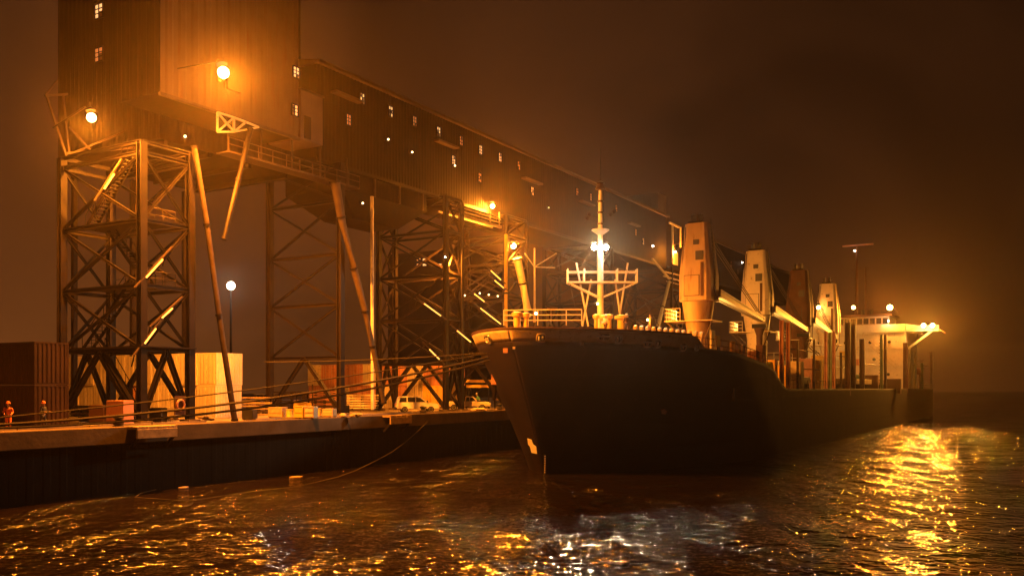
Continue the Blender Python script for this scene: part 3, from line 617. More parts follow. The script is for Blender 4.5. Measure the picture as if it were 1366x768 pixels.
# life ring on leg of tower A, bollards
p = atn(241, 540, -56.55); o = thing('life_ring', 'faded red life ring hung on the right leg of the leftmost tower', 'life ring', p)
a = MB(); pr = [Vector((p.x, p.y + .33 * math.cos(t * math.pi / 12), p.z + .38 * math.sin(t * math.pi / 12))) for t in range(25)]; a.tube(pr, .09, 8).build('ring', 'pink', o, smooth=True)
MB().box(p.x - .12, p.x - .06, p.y - .5, p.y + .5, p.z - .75, p.z + .7).build('board', 'brown', o)
def bollard(pos, label):
    o = thing('bollard', label, 'bollard', pos, 'mooring bollards on the quay edge')
    MB().lathe(pos, [(.38, 0), (.38, .05), (.24, .1), (.2, .45), (.34, .55), (.36, .66), (.2, .76)], 18).build('post', 'black', o, smooth=True)
    MB().lathe(pos + Vector((0, 0, .12)), [(.3, 0), (.36, .05), (.36, .16), (.3, .22)], 16).build('rope_turns', 'rope', o, smooth=True)
bollard(Vector((-55.5, 39.6, QZ + .02)), 'dark mooring bollard wrapped in rope at the left end of the fender platform')
bollard(Vector((-55.5, 27.0, QZ + .02)), 'dark mooring bollard near the camera end of the quay')
bollard(Vector((-55.5, 75.0, QZ + .02)), 'dark mooring bollard near the minivan')
bollard(Vector((-55.5, 90.0, QZ + .02)), 'dark mooring bollard in front of the pickup bonnet')
# coil of rope
p = onq(96, 566); o = MB(); prs = []
for t in range(150): q = t / 24 * 2 * math.pi; prs.append(p + Vector(((.42 - .0006 * t) * math.cos(q), (.5 - .0006 * t) * math.sin(q), .06 + .0032 * t)))
o.tube(prs, .045, 6).build('rope_coil', 'rope', label='pale coil of rope lying at the quay edge by the pallets', category='rope coil', smooth=True)
for (x, y, w, lab) in ((275, 560, 26, 'low heap of pale sacks at the foot of the brown spout'), (226, 560, 20, 'low heap of sacks under the life ring'), (470, 556, 26, 'scattered pale dunnage boards on the quay by the trestle leg'), (640, 548, 22, 'pale tarpaulin lump on the quay edge below the pickup')):
    p = onq(x, y); o = thing('sack_heap', lab, 'heap', p, 'low heaps on the quay'); rnd = random.Random(int(x))
    for k in range(6):
        c = p + VX * rnd.uniform(-w / 40, w / 40) + Vector((rnd.uniform(-.3, .2), rnd.uniform(-.3, .3), .12 + .12 * (k % 2)))
        MB().ball(c, .3, 10, 6, (1.2, .8, .45)).build('sack', 'tan', o, smooth=True)

# ---------------------------------------------------------------- vehicles
def vehicle(kind, x, y, yaw, paintm, label):
    p = onq(x, y); o = thing({'van': 'minivan', 'pickup': 'pickup_truck', 'truck': 'flatbed_truck'}[kind], label, {'van': 'van', 'pickup': 'pickup', 'truck': 'truck'}[kind], p)
    T = Matrix.Translation(p) @ Matrix.Rotation(yaw, 4, 'Z'); X = lambda u, v, w: T @ Vector((u, w, v)); W2 = .88
    if kind == 'van':
        body = [(-2.25, .38), (-2.3, .75), (-2.2, 1.05), (1.1, 1.05), (2.05, .92), (2.28, .72), (2.3, .38)]
        cab = [(-2.18, 1.04), (-2.0, 1.62), (-1.8, 1.72), (.1, 1.7), (.35, 1.62), (1.15, 1.04)]
        wins = [[(-2.0, 1.1), (-1.88, 1.58), (-1.2, 1.6), (-1.2, 1.1)], [(-1.1, 1.1), (-1.1, 1.6), (-.3, 1.6), (-.3, 1.1)], [(-.2, 1.1), (-.2, 1.6), (.25, 1.55), (.85, 1.1)]]; wx = (-1.4, 1.4); wr = .33
    elif kind == 'pickup':
        body = [(-2.6, .48), (-2.6, 1.0), (-.4, 1.02), (1.2, 1.02), (2.45, .95), (2.6, .8), (2.6, .48)]
        cab = [(-.35, 1.01), (-.28, 1.55), (-.1, 1.62), (.65, 1.6), (1.25, 1.01)]
        wins = [[(-.2, 1.07), (-.15, 1.52), (.18, 1.53), (.18, 1.07)], [(.26, 1.07), (.26, 1.53), (.55, 1.52), (.98, 1.07)]]; wx = (-1.6, 1.65); wr = .36
    else:
        body = [(-3.2, .75), (-3.2, 1.0), (1.4, 1.0), (1.4, .6), (3.1, .6), (3.1, 1.3), (1.4, 1.3), (1.4, .98)]
        body = [(-3.2, .7), (-3.2, 1.0), (1.5, 1.0), (1.5, 1.25), (3.1, 1.25), (3.1, .6), (1.5, .6), (1.5, .7)]
        cab = [(1.5, 1.24), (1.5, 2.4), (2.7, 2.4), (3.05, 1.6), (3.05, 1.24)]; wins = [[(1.8, 1.5), (1.8, 2.2), (2.55, 2.2), (2.8, 1.6), (2.8, 1.5)]]; wx = (-2.0, 2.3); wr = .48; W2 = 1.1
    MB().prism(body, -W2, W2, X).build('body', paintm, o, bevel=.06)
    c = MB(); k = .86; n = len(cab)
    vs = [X(u, v, -W2 * (1 if v < 1.3 else k)) for u, v in cab] + [X(u, v, W2 * (1 if v < 1.3 else k)) for u, v in cab]
    c.add(vs, [tuple(range(n))[::-1], tuple(range(n, 2 * n))] + [(i, (i + 1) % n, n + (i + 1) % n, n + i) for i in range(n)]); c.build('cabin', paintm, o, bevel=.04)
    lo, hi = min(v for u, v in cab), max(v for u, v in cab)
    def wd(v): return W2 * (1 if v <= lo + .001 else 1 - (1 - k) * min(1, (v - lo) / (hi - lo) * 1.0)) + .012
    for sgn in (-1, 1):
        for w in wins:
            vs = [X(u, v, sgn * wd(v)) for u, v in w]; vi = [X(u, v, sgn * (wd(v) - .05)) for u, v in w]; n = len(w)
            MB().add(vs + vi, [tuple(range(n)), tuple(range(n, 2 * n))[::-1]] + [(i, (i + 1) % n, n + (i + 1) % n, n + i) for i in range(n)]).build('side_window', 'glass', o)
    a_, b_ = cab[-2], cab[-1]
    f = lambda t, w, e_=.02: X(a_[0] + (b_[0] - a_[0]) * t + e_, a_[1] + (b_[1] - a_[1]) * t + e_, w)
    MB().add([f(.1, -W2 * .8), f(.1, W2 * .8), f(.92, W2 * .86), f(.92, -W2 * .86), f(.1, -W2 * .8, -.04), f(.1, W2 * .8, -.04), f(.92, W2 * .86, -.04), f(.92, -W2 * .86, -.04)], [(0, 1, 2, 3), (7, 6, 5, 4), (0, 4, 5, 1), (1, 5, 6, 2), (2, 6, 7, 3), (3, 7, 4, 0)]).build('windscreen', 'glass', o)
    xr = min(u for u, v in cab)
    for u in wx:
        for sgn in (-1, 1):
            rm = T.to_3x3() @ Matrix.Rotation(R(90) * -sgn, 3, 'X')
            w = MB().lathe(X(u, wr, sgn * (W2 - .2)), [(wr * .6, 0), (wr, .02), (wr, .2), (wr * .9, .23), (wr * .62, .235)], 20, rm).build('wheel', 'rubber', o, smooth=True)
            MB().lathe(X(u, wr, sgn * (W2 - .02)), [(wr * .6, 0), (wr * .6, .06), (wr * .2, .035), (.02, .06)], 14, rm).build('rim', 'chrome', w, smooth=True)
    fx = max(u for u, v in body) - .02; rx = min(u for u, v in body) + .02
    for sgn in (-.66, .66):
        MB().ball(X(fx, .78 if kind != 'truck' else .95, sgn * W2), .12, 10, 6).build('headlight', 'chrome', o, smooth=True)
        MB().box(rx - .05, rx + .03, sgn * W2 - .07, sgn * W2 + .07, .72, .92, T).build('tail_light', 'red', o)
    MB().box(fx - .05, fx + .1, -W2 * .95, W2 * .95, .4, .58, T).build('front_bumper', 'chrome', o, bevel=.03); MB().box(rx - .1, rx + .05, -W2 * .95, W2 * .95, .4, .56, T).build('rear_bumper', 'black', o, bevel=.03)
    for sgn in (-1, 1): MB().box(b_[0] - .25, b_[0] - .1, sgn * (W2 + .04), sgn * (W2 + .2), lo + .05, lo + .22, T).build('mirror', 'black', o, bevel=.02)
    if kind == 'truck':
        for k in range(4): MB().box(-3.15 + k * 1.5, -3.05 + k * 1.5, -1.1, 1.1, 1.0, 1.8, T).build('stake', 'steel2', o)
    return o
vehicle('van', 556, 549.5, TH + .25, 'white', 'pale minivan parked behind the sloping tower brace, bonnet towards the ship')
vehicle('pickup', 624, 547, TH + .05, 'cream', 'pale-roofed pickup truck parked nearest the ship bow')
vehicle('truck', 690, 540, TH + .1, 'yellow', 'yellow flatbed truck mostly hidden by the ship bow')
# low awning with lit edge behind the pickup
p = atn(640, 512, -64); o = thing('site_canopy', 'yellow-edged low canopy over the space behind the pickup truck', 'canopy', (p.x, p.y, QZ))
for (xa, xb, yy) in ((617, 660, 508), (622, 652, 515)):
    a = att(xa, yy, 114); b_ = att(xb, yy, 114); MB().beam(a, b_, .3, .35).build('roof_edge', 'yellow', o)
    for q in (a, b_): MB().beam((q.x, q.y, QZ), q, .15).build('post', 'steel', o)

# ---------------------------------------------------------------- people
def person(pos, yaw, label, top, legs, hat=None, lean=0., arms=0.3, h=1.76, step=.12):
    pos = Vector(pos); o = thing('person', label, 'person', pos, None); k = h / 1.76
    T = Matrix.Translation(pos) @ Matrix.Rotation(yaw, 4, 'Z') @ Matrix.Scale(k, 4)
    def skin(nodes, edges, mat, name, root=0):
        me = bpy.data.meshes.new(name); me.from_pydata([T @ Vector(n[:3]) - pos for n in nodes], edges, []); me.materials.append(M[mat])
        ob = bpy.data.objects.new(name, me); COL.objects.link(ob); ob.parent = o; ORG[ob] = pos
        md = ob.modifiers.new('skin', 'SKIN'); md.use_smooth_shade = True
        for i, n in enumerate(nodes): me.skin_vertices[0].data[i].radius = (n[3] * k, (n[4] if len(n) > 4 else n[3]) * k); me.skin_vertices[0].data[i].use_root = (i == root)
        sb = ob.modifiers.new('sub', 'SUBSURF'); sb.levels = 1; sb.render_levels = 2
        return ob
    lx = lean
    hip, ch, nk = (0, 0, .95), (lx * .5, 0, 1.28), (lx * .85, 0, 1.47)
    J = [(*hip, .10, .14), (*ch, .11, .16), (*nk, .05), (lx, 0, 1.60, .085, .075), (lx + .01, 0, 1.70, .085, .072)]; E = [(0, 1), (1, 2), (2, 3), (3, 4)]
    for sg in (1, -1):
        b0 = len(J)
        J += [(lx * .75, .19 * sg, 1.40, .055), (lx * .6 + .05 * arms, .25 * sg, 1.13, .045), (lx * .6 + .25 + .2 * arms, .2 * sg, .95 + arms * .3, .034), (lx * .6 + .33 + .2 * arms, .19 * sg, .93 + arms * .33, .035)]
        E += [(1, b0), (b0, b0 + 1), (b0 + 1, b0 + 2), (b0 + 2, b0 + 3)]
        b1 = len(J)
        J += [(0, .1 * sg, .88, .09), (step * sg + .03, .11 * sg, .48, .06), (step * sg * 1.4 - .03, .11 * sg, .09, .042), (step * sg * 1.4 + .14, .12 * sg, .04, .035)]
        E += [(0, b1), (b1, b1 + 1), (b1 + 1, b1 + 2), (b1 + 2, b1 + 3)]
    skin(J, E, 'skin', 'body')
    JJ = [(*hip, .125, .165), (*ch, .135, .185), (lx * .8, 0, 1.43, .08, .12)]; EE = [(0, 1), (1, 2)]
    for sg in (1, -1):
        b0 = len(JJ); JJ += [(lx * .75, .2 * sg, 1.40, .075), (lx * .6 + .05 * arms, .255 * sg, 1.13, .062), (lx * .6 + .22 + .19 * arms, .205 * sg, .96 + arms * .28, .05)]; EE += [(1, b0), (b0, b0 + 1), (b0 + 1, b0 + 2)]
    skin(JJ, EE, top, 'jacket')
    JJ = [(0, 0, .93, .12, .15)]; EE = []
    for sg in (1, -1):
        b0 = len(JJ); JJ += [(0, .1 * sg, .86, .11), (step * sg + .03, .11 * sg, .48, .078), (step * sg * 1.4 - .03, .11 * sg, .12, .062)]; EE += [(0, b0), (b0, b0 + 1), (b0 + 1, b0 + 2)]
    skin(JJ, EE, legs, 'trousers')
    for sg in (1, -1):
        a = MB(); c = T @ Vector((step * sg * 1.4 + .05, .115 * sg, .05)); a.ball(c, .16 * k, 10, 6, (1, .5, .38)); a.build('boot', 'black', o, smooth=True)
    if hat:
        a = MB(); c = T @ Vector((lx + .01, 0, 1.72)); a.lathe(c, [(.15, -.01), (.14, .0), (.115, .01), (.11, .06), (.08, .11), (.03, .13)], 14); a.build('helmet', hat, o, smooth=True)
    return o
person((-57.4, 33.0, QZ), -.6, 'worker in an orange jacket at the far left end of the quay', 'orange', 'orange', 'orange', .12, .2)
person(atz(57, 572, QZ), .3, 'worker in dark clothes before the dark containers handling the mooring lines', 'navy', 'navy', 'orange', .05, .6)
person(atz(640, 545, QZ) , TH + 3, 'person in a teal jacket and white helmet leaning over behind the pickup truck', 'teal', 'navy', 'white', .35, .8, h=1.9)
# ---------------------------------------------------------------- the ship
NC, HB = -37.1, 11.7
def ztop(s):
    P_ = [(50, 12.25), (75.4, 11.95), (77.2, 10.95), (84.4, 10.65), (93.5, 9.9), (96.8, 9.5), (99, 8.5), (101.5, 7.45), (103.5, 7.22), (259.8, 6.9), (400, 6.9)]
    for (a, za), (b_, zb) in zip(P_[:-1], P_[1:]):
        if s <= b_: return za + (zb - za) * (s - a) / (b_ - a)
    return 6.9
def s0f(z): return 67.3 - 5.8 * (max(0, z) / 12.2) ** 1.1
def hbf(s, z):
    q = max(0, min(1, z / 12.0)); Lz = 32 - 9 * q; d = max(0, min(1, (s - s0f(z)) / Lz))
    ex = .78 - .16 * q
    h_ = HB * (1 - (1 - d) ** (1.9 + .3 * q)) ** ex
    if s > 245: h_ *= 1 - .14 * ((s - 245) / 20) ** 2
    return h_
SE = 265.0
def g(u): return u ** 1.9
NCOL, NROW = 110, 26
def skin_pts(vlo, vhi, rows, side, off=0.):
    """rows of the shell between height fractions; 'lo' and 'hi' are functions of s"""
    out = []
    for r_ in range(rows + 1):
        row = []
        for c in range(NCOL + 1):
            z = 10.
            for _ in range(4):
                s = s0f(z) + (SE - s0f(z)) * g(c / NCOL); z0, z1 = vlo(s), vhi(s); z = z0 + (z1 - z0) * r_ / rows
            row.append(Vector((NC + side * (hbf(s, z) + off), s, z)))
        out.append(row)
    return out
def grid(mb, rows, flip):
    k = len(mb.v); n = len(rows[0])
    for r_ in rows: mb.v += r_
    for i in range(len(rows) - 1):
        for j in range(n - 1):
            f = (k + i * n + j, k + i * n + j + 1, k + (i + 1) * n + j + 1, k + (i + 1) * n + j); mb.f.append(f[::-1] if flip else f)
ZK = lambda s: min(ztop(s) - .001, 10.75 + .35 * math.exp(-((s - 62) / 10) ** 2))
ship = thing('cargo_ship', 'huge black-hulled bulk carrier with a pale bulwark band moored bow-on along the quay', 'ship', (NC, 160, 0))
hull = MB()
for side in (1, -1): grid(hull, skin_pts(lambda s: -.8, ZK, NROW, side), side < 0)
# transom
tr_ = [Vector((NC + sd * hbf(SE, z), SE, z)) for z, sd in [(-.8, -1), (-.8, 1)] + [(z, 1) for z in (1, 2, 3, 4, 5, 6, ZK(SE))] + [(z, -1) for z in (ZK(SE), 6, 5, 4, 3, 2, 1)]]
hull.add(tr_, [tuple(range(len(tr_)))])
BV = BVHTree.FromPolygons([v[:] for v in hull.v], hull.f)
ho = hull.build('hull', 'hull', ship, smooth=True)
sm = ho.modifiers.new('thickness', 'SOLIDIFY'); sm.thickness = .04; sm.offset = 0
band = MB()
for side in (1, -1):
    rows = skin_pts(ZK, lambda s: ztop(s), 3, side, .0)
    rows = [[v for v in r_ if v.y < 79.5] for r_ in rows]; n = min(len(r_) for r_ in rows); rows = [r_[:n] for r_ in rows]; grid(band, rows, side < 0)
BVB = BVHTree.FromPolygons([v[:] for v in band.v], band.f)
bo = band.build('bulwark', 'band', ship, smooth=True); sm = bo.modifiers.new('thickness', 'SOLIDIFY'); sm.thickness = .05; sm.offset = 0
def hit(x, y, bv=None, off=.07):
    loc, nor, i, d = (bv or BV).ray_cast(CAM, ray(x, y).normalized())
    if loc is None: return None, None
    if nor.dot(ray(x, y)) > 0: nor = -nor
    return loc + nor * off, nor
# decks
def deckmesh(z, a, b_, n=40, inset=.3):
    m_ = MB(); L_ = []; R_ = []
    for i in range(n + 1):
        s = a + (b_ - a) * (i / n) ** 1.5; h_ = max(.05, hbf(s, z) - inset); L_.append(Vector((NC - h_, s, z))); R_.append(Vector((NC + h_, s, z)))
    k = len(L_); m_.v = L_ + R_; m_.f = [(i, k + i, k + i + 1, i + 1) for i in range(k - 1)]; return m_
deckmesh(10.7, s0f(10.7) + .3, 84.3).build('forecastle_deck', 'deck', ship)
deckmesh(6.1, 83.8, SE - .2, inset=.15).build('main_deck', 'deck', ship)
fb = MB(); h_ = hbf(84.3, 8.5) - .15; fb.box(NC - h_, NC + h_, 84.3, 84.45, 6.11, 10.69); fb.build('forecastle_bulkhead', 'cream', ship)
tp = MB()
for side in (1, -1):
    r_ = [v for v in skin_pts(ZK, lambda s: ztop(s), 1, side)[1] if v.y < 75.6]; tp.tube([v + Vector((0, 0, .02)) for v in r_], .09, 6, cap=False)
tp.build('bulwark_rail', 'brown', ship, smooth=True)
# bow fittings by ray on the shell
def stripmark(pts, mat, name, off=.08, thick=.04):
    P_ = []
    for x, y in pts:
        l, n_ = hit(x, y, off=off)
        if l is None: print('MISS', name, x, y); return
        P_.append((l, n_))
    k = len(P_); vs = [p for p, n_ in P_] + [p - n_ * thick for p, n_ in P_]
    MB().add(vs, [tuple(range(k)), tuple(range(k, 2 * k))[::-1]] + [(i, (i + 1) % k, k + (i + 1) % k, k + i) for i in range(k)]).build(name, mat, ship)
stripmark([(704.5, 584), (710, 586), (712, 592), (716, 595), (717, 604.5), (710, 603), (708, 595), (705.5, 592)], 'white', 'bow_mark')
a = MB()
for i in range(8):
    y = 607.5 + i * 3.1; l, n_ = hit(727.2, y)
    if l is None: continue
    t_ = Vector((0, 0, 1)).cross(n_).normalized(); a.beam(l - Vector((0, 0, .045)), l + Vector((0, 0, .045)), .16, .04)
a.build('draft_marks', 'white', ship)
stripmark([(881, 546), (886, 544.5), (889, 548), (887, 552), (882, 551)], 'pink', 'tug_mark')
stripmark([(672, 464), (678, 464), (678, 470), (672, 470)], 'pink', 'hull_plate'); stripmark([(684.5, 462), (687.5, 462), (687.5, 465), (684.5, 465)], 'cream', 'hull_lug'); stripmark([(775, 456), (778, 456), (778, 459.5), (775, 459.5)], 'cream', 'hull_lug')
# fairleads through the bulwark: dark oval openings with lit roller
for x, y, w, kind in ((652, 452, 9, 0), (722, 450, 6, 1), (806, 449, 9, 2), (824, 452, 6, 3), (864, 457, 7, 4), (877, 458, 5, 3), (911, 462, 6, 4), (929, 463, 4, 3)):
    l, n_ = hit(x, y, BVB, .08)
    if l is None: l, n_ = hit(x, y, BV, .08)
    if l is None: continue
    t = (l - CAM).dot(Vector((-ST, CT, 0))) / F; tg = Vector((0, 0, 1)).cross(n_).normalized(); up = n_.cross(tg)
    a = MB(); ring = []
    for i in range(17): q = i / 16 * 2 * math.pi; ring.append(l + tg * (math.copysign(abs(math.cos(q)) ** .6, math.cos(q)) * w * t) + up * (math.copysign(abs(math.sin(q)) ** .6, math.sin(q)) * min(5.5, w) * t))
    fl = a.tube(ring, .07, 6, cap=False).build('fairlead', 'chrome' if kind in (0, 3) else 'band', ship, smooth=True)
    k = len(ring) - 1; MB().add([v - n_ * .015 for v in ring[:-1]] + [v - n_ * .1 for v in ring[:-1]], [tuple(range(k)), tuple(range(k, 2 * k))[::-1]] + [(i, (i + 1) % k, k + (i + 1) % k, k + i) for i in range(k)]).build('opening', 'black', fl)
    for d_ in ((-.45, .3) if kind < 2 else (-.3,)):
        MB().tube([l + tg * w * t * d_ - up * .16 + n_ * .06, l + tg * w * t * d_ + up * .16 + n_ * .06], .09, 8).build('roller', 'white', fl, smooth=True)
    if kind in (2, 4): MB().tube([l + tg * (-w * t * 1.5) + n_ * .12 + up * .12, l + tg * w * t * .8 + n_ * .12 + up * .1], .07, 6).build('lit_lip', 'chrome', fl, smooth=True)
# anchor on the far bow (seen in profile) and its pocket
ap = att(672, 497, 79.5); an = MB(); o_ = ap
an.beam(o_ + Vector((.2, 1.5, 1.0)), o_, .35); ao = an.build('anchor', 'steel', ship)
MB().prism([(-1.1, -.55), (1.1, -.55), (1.0, .35), (.3, .6), (-.3, .6), (-1.0, .35)], -.35, .35, lambda u, v, w: o_ + VX * u * .9 + Vector((0, w, v * 1.6 - .2))).build('anchor_crown', 'pink', ao, bevel=.08)
for sg in (-1, 1): MB().prism([(0, 0), (.35, 0), (.25, -1.9), (.05, -2.1)], -.12, .12, lambda u, v, w: o_ + VX * (u + sg * .85 - .15) + Vector((0, w, v * .8 - .8))).build('fluke', 'steel', ao, bevel=.04)
# forecastle: rails, mast house, windlasses, breakwater
fr = [Vector((NC + sd * max(.3, hbf(s, 12) - .5), s, 11.95)) for s, sd in [(66, -1), (63, -1), (61, -1)]]
rail([att(672, 434, 80), att(700, 434, 78), att(735, 434, 77), att(776, 434, 76)], ship, 'forecastle_rail', 'cream', h=1.35, step=1.6, r=.045, bars=3)
MB().box(-42.5, -31.5, 76.5, 83.5, 10.71, 12.3).build('mast_house', 'cream', ship, bevel=.05)
for x, y, w_ in ((806, 431, .8), (812, 430, .7), (829, 431, 1.1), (795, 430, .5), (690, 428, .8), (702, 429, .6)):
    q = att(x, y, 86 if x > 750 else 78); MB().lathe((q.x, q.y, 10.71), [(w_ * .35, 0), (w_ * .35, q.z - 10.4), (w_ * .6, q.z - 10.3), (w_ * .6, q.z - 10.0), (w_ * .2, q.z - 9.9)], 12).build('vent_head', 'yellow', ship, smooth=True)
for c in (-42.5, -33.5):
    wdl = MB().tube([(c - 1.6, 74, 11.6), (c + 1.6, 74, 11.6)], .55, 14).build('windlass', 'greenp', ship, smooth=True)
    for q in (-1.6, -.2, 1.6): MB().tube([(c + q - .08, 74, 11.6), (c + q + .08, 74, 11.6)], .8, 16).build('drum_flange', 'greenp', wdl)
    MB().box(c - 1.9, c + 1.9, 73.4, 74.6, 10.71, 11.1).build('bedplate', 'steel', wdl)
for i in range(12):
    q = att(848 + i * 8, 440 + i * .8, 82); MB().lathe((q.x, q.y, 10.71), [(.14, 0), (.14, q.z - 10.71), (.22, q.z - 10.6), (.22, q.z - 10.35), (.08, q.z - 10.25)], 8).build('air_pipe', 'cream' if i % 3 else 'yellow', ship, smooth=True)
# foremast
fm = MB(); mp_ = att(801, 434, 87); MX, MY = mp_.x, mp_.y
zz = lambda y: H + (HY - y) / F * 87
fm.tube([(MX, MY, 10.7), (MX, MY, zz(380)), (MX, MY, zz(250))], [.34, .30, .17], 14); fmo = fm.build('foremast', 'white', ship, smooth=True)
MB().tube([(MX, MY, zz(250)), (MX, MY, zz(222)), (MX, MY, zz(196))], [.05, .04, .02], 6).build('antenna', 'steel2', fmo)
def mp2(x, y, dy=0.): return Vector((MX, MY, 0)) + VX * ((x - 801) / F * 87) + Vector((-ST, CT, 0)) * dy + Vector((0, 0, zz(y)))
for dy in (-.5, .5):
    a = MB(); a.beam(mp2(757, 363, dy), mp2(849, 363, dy), .10); a.beam(mp2(757, 377, dy), mp2(849, 377, dy), .16)
    for x in (757, 779, 823, 849): a.beam(mp2(x, 378, dy), mp2(x, 359, dy), .1)
    a.beam(mp2(757, 377, dy), mp2(797, 396, dy), .12); a.beam(mp2(849, 377, dy), mp2(805, 396, dy), .12); a.build('yard_frame', 'white', fmo)
MB().prism([(-44 * 87 / F, -.05), (48 * 87 / F, -.05), (48 * 87 / F, .03), (-44 * 87 / F, .03)], -.5, .5, lambda u, v, w: Vector((MX, MY, zz(377.5))) + VX * u + Vector((-ST, CT, 0)) * w + Vector((0, 0, v))).build('platform', 'steel2', fmo)
MB().lathe((MX, MY, zz(318)), [(.2, 0), (.2, .3), (.85, .75), (.85, .85), (.2, .9)], 14).build('crows_nest', 'white', fmo, smooth=True)
for z_ in (300, 285, 270): MB().lathe((MX, MY, zz(z_)), [(.18, 0), (.3, .05), (.3, .14), (.18, .2)], 12).build('mast_band', 'steel2', fmo)
for x, y in ((787, 288), (815, 288), (784, 293), (820, 284)):
    a = MB(); a.beam(mp2(801, y + 4), mp2(x, y), .09); a.ball(mp2(x, y - 2), .22, 8, 6); a.build('horn', 'steel', fmo)
a = MB(); a.lathe((MX, MY, zz(254)), [(.2, 0), (.5, .1), (.5, .2), (.3, .6), (.42, .7), (.1, .9)], 12); a.build('mast_top_lantern', 'steel2', fmo, smooth=True)
for (x0, x1) in ((778, 789), (786, 769), (826, 838), (831, 821)):
    MB().tube([mp2(x0 + (x1 - x0) * .0, 434 if x0 < 801 else 434, 1), mp2(x1 if x1 < 801 else x1, 350 if x1 > 821 or x1 < 775 else 372, .3)], .09, 6).build('backstay_leg', 'white', ship)
for (x0, x1, y1) in ((776, 790, 328), (786, 771, 348), (836, 848, 350)):
    pass
for x0, y0, x1, y1 in ((757, 362, 772, 430), (849, 362, 826, 430), (826, 344, 880, 434), (790, 330, 770, 365), (812, 328, 838, 352)):
    MB().tube([mp2(x0, y0), mp2(x1, y1, .4)], .035, 5).build('stay_wire', 'steel2', ship)
LM1 = mp2(792, 331, -.5); LM2 = mp2(807.5, 331, -.5)
lamp(LM1, 24000, WHT, aim=(.1, -1, -.45), label= 'white floodlight on the left side of the ship foremast', r=.36, back=(0, 0, 1), arm=mp2(801, 326), group=None)
lamp(LM2, 24000, WHT, aim=(.3, -1, -.45), label= 'white floodlight on the right side of the ship foremast', r=.36, back=(0, 0, 1), arm=mp2(801, 326))
lamp(mp2(801, 246), 500, WHT, 'white masthead lamp at the top of the foremast', r=.13, housing=False)
lamp(att(797, 405, 84.5), 500, SOD, 'small warm lamp low on the foremast above the forecastle', r=.14, housing=False)
lamp(att(715, 418, 79), 600, SOD, 'small orange lamp behind the forecastle rail near the bow', r=.16, housing=False)
person((att(808, 434, 83).x, att(808, 434, 83).y, 12.3), -TH - 1.2, 'person in a white helmet standing on the mast house beside the foremast', 'white', 'brown', 'white')
person((att(836, 434, 82).x, att(836, 434, 82).y, 12.3), 2.5, 'person in a brown jacket standing right of the foremast leg', 'brown', 'brown', 'white')
person((att(865, 447, 76).x, att(865, 447, 76).y, 10.72), 1.0, 'person in dark clothes looking over the bulwark near the air pipes', 'black', 'black', 'tan', h=1.85)

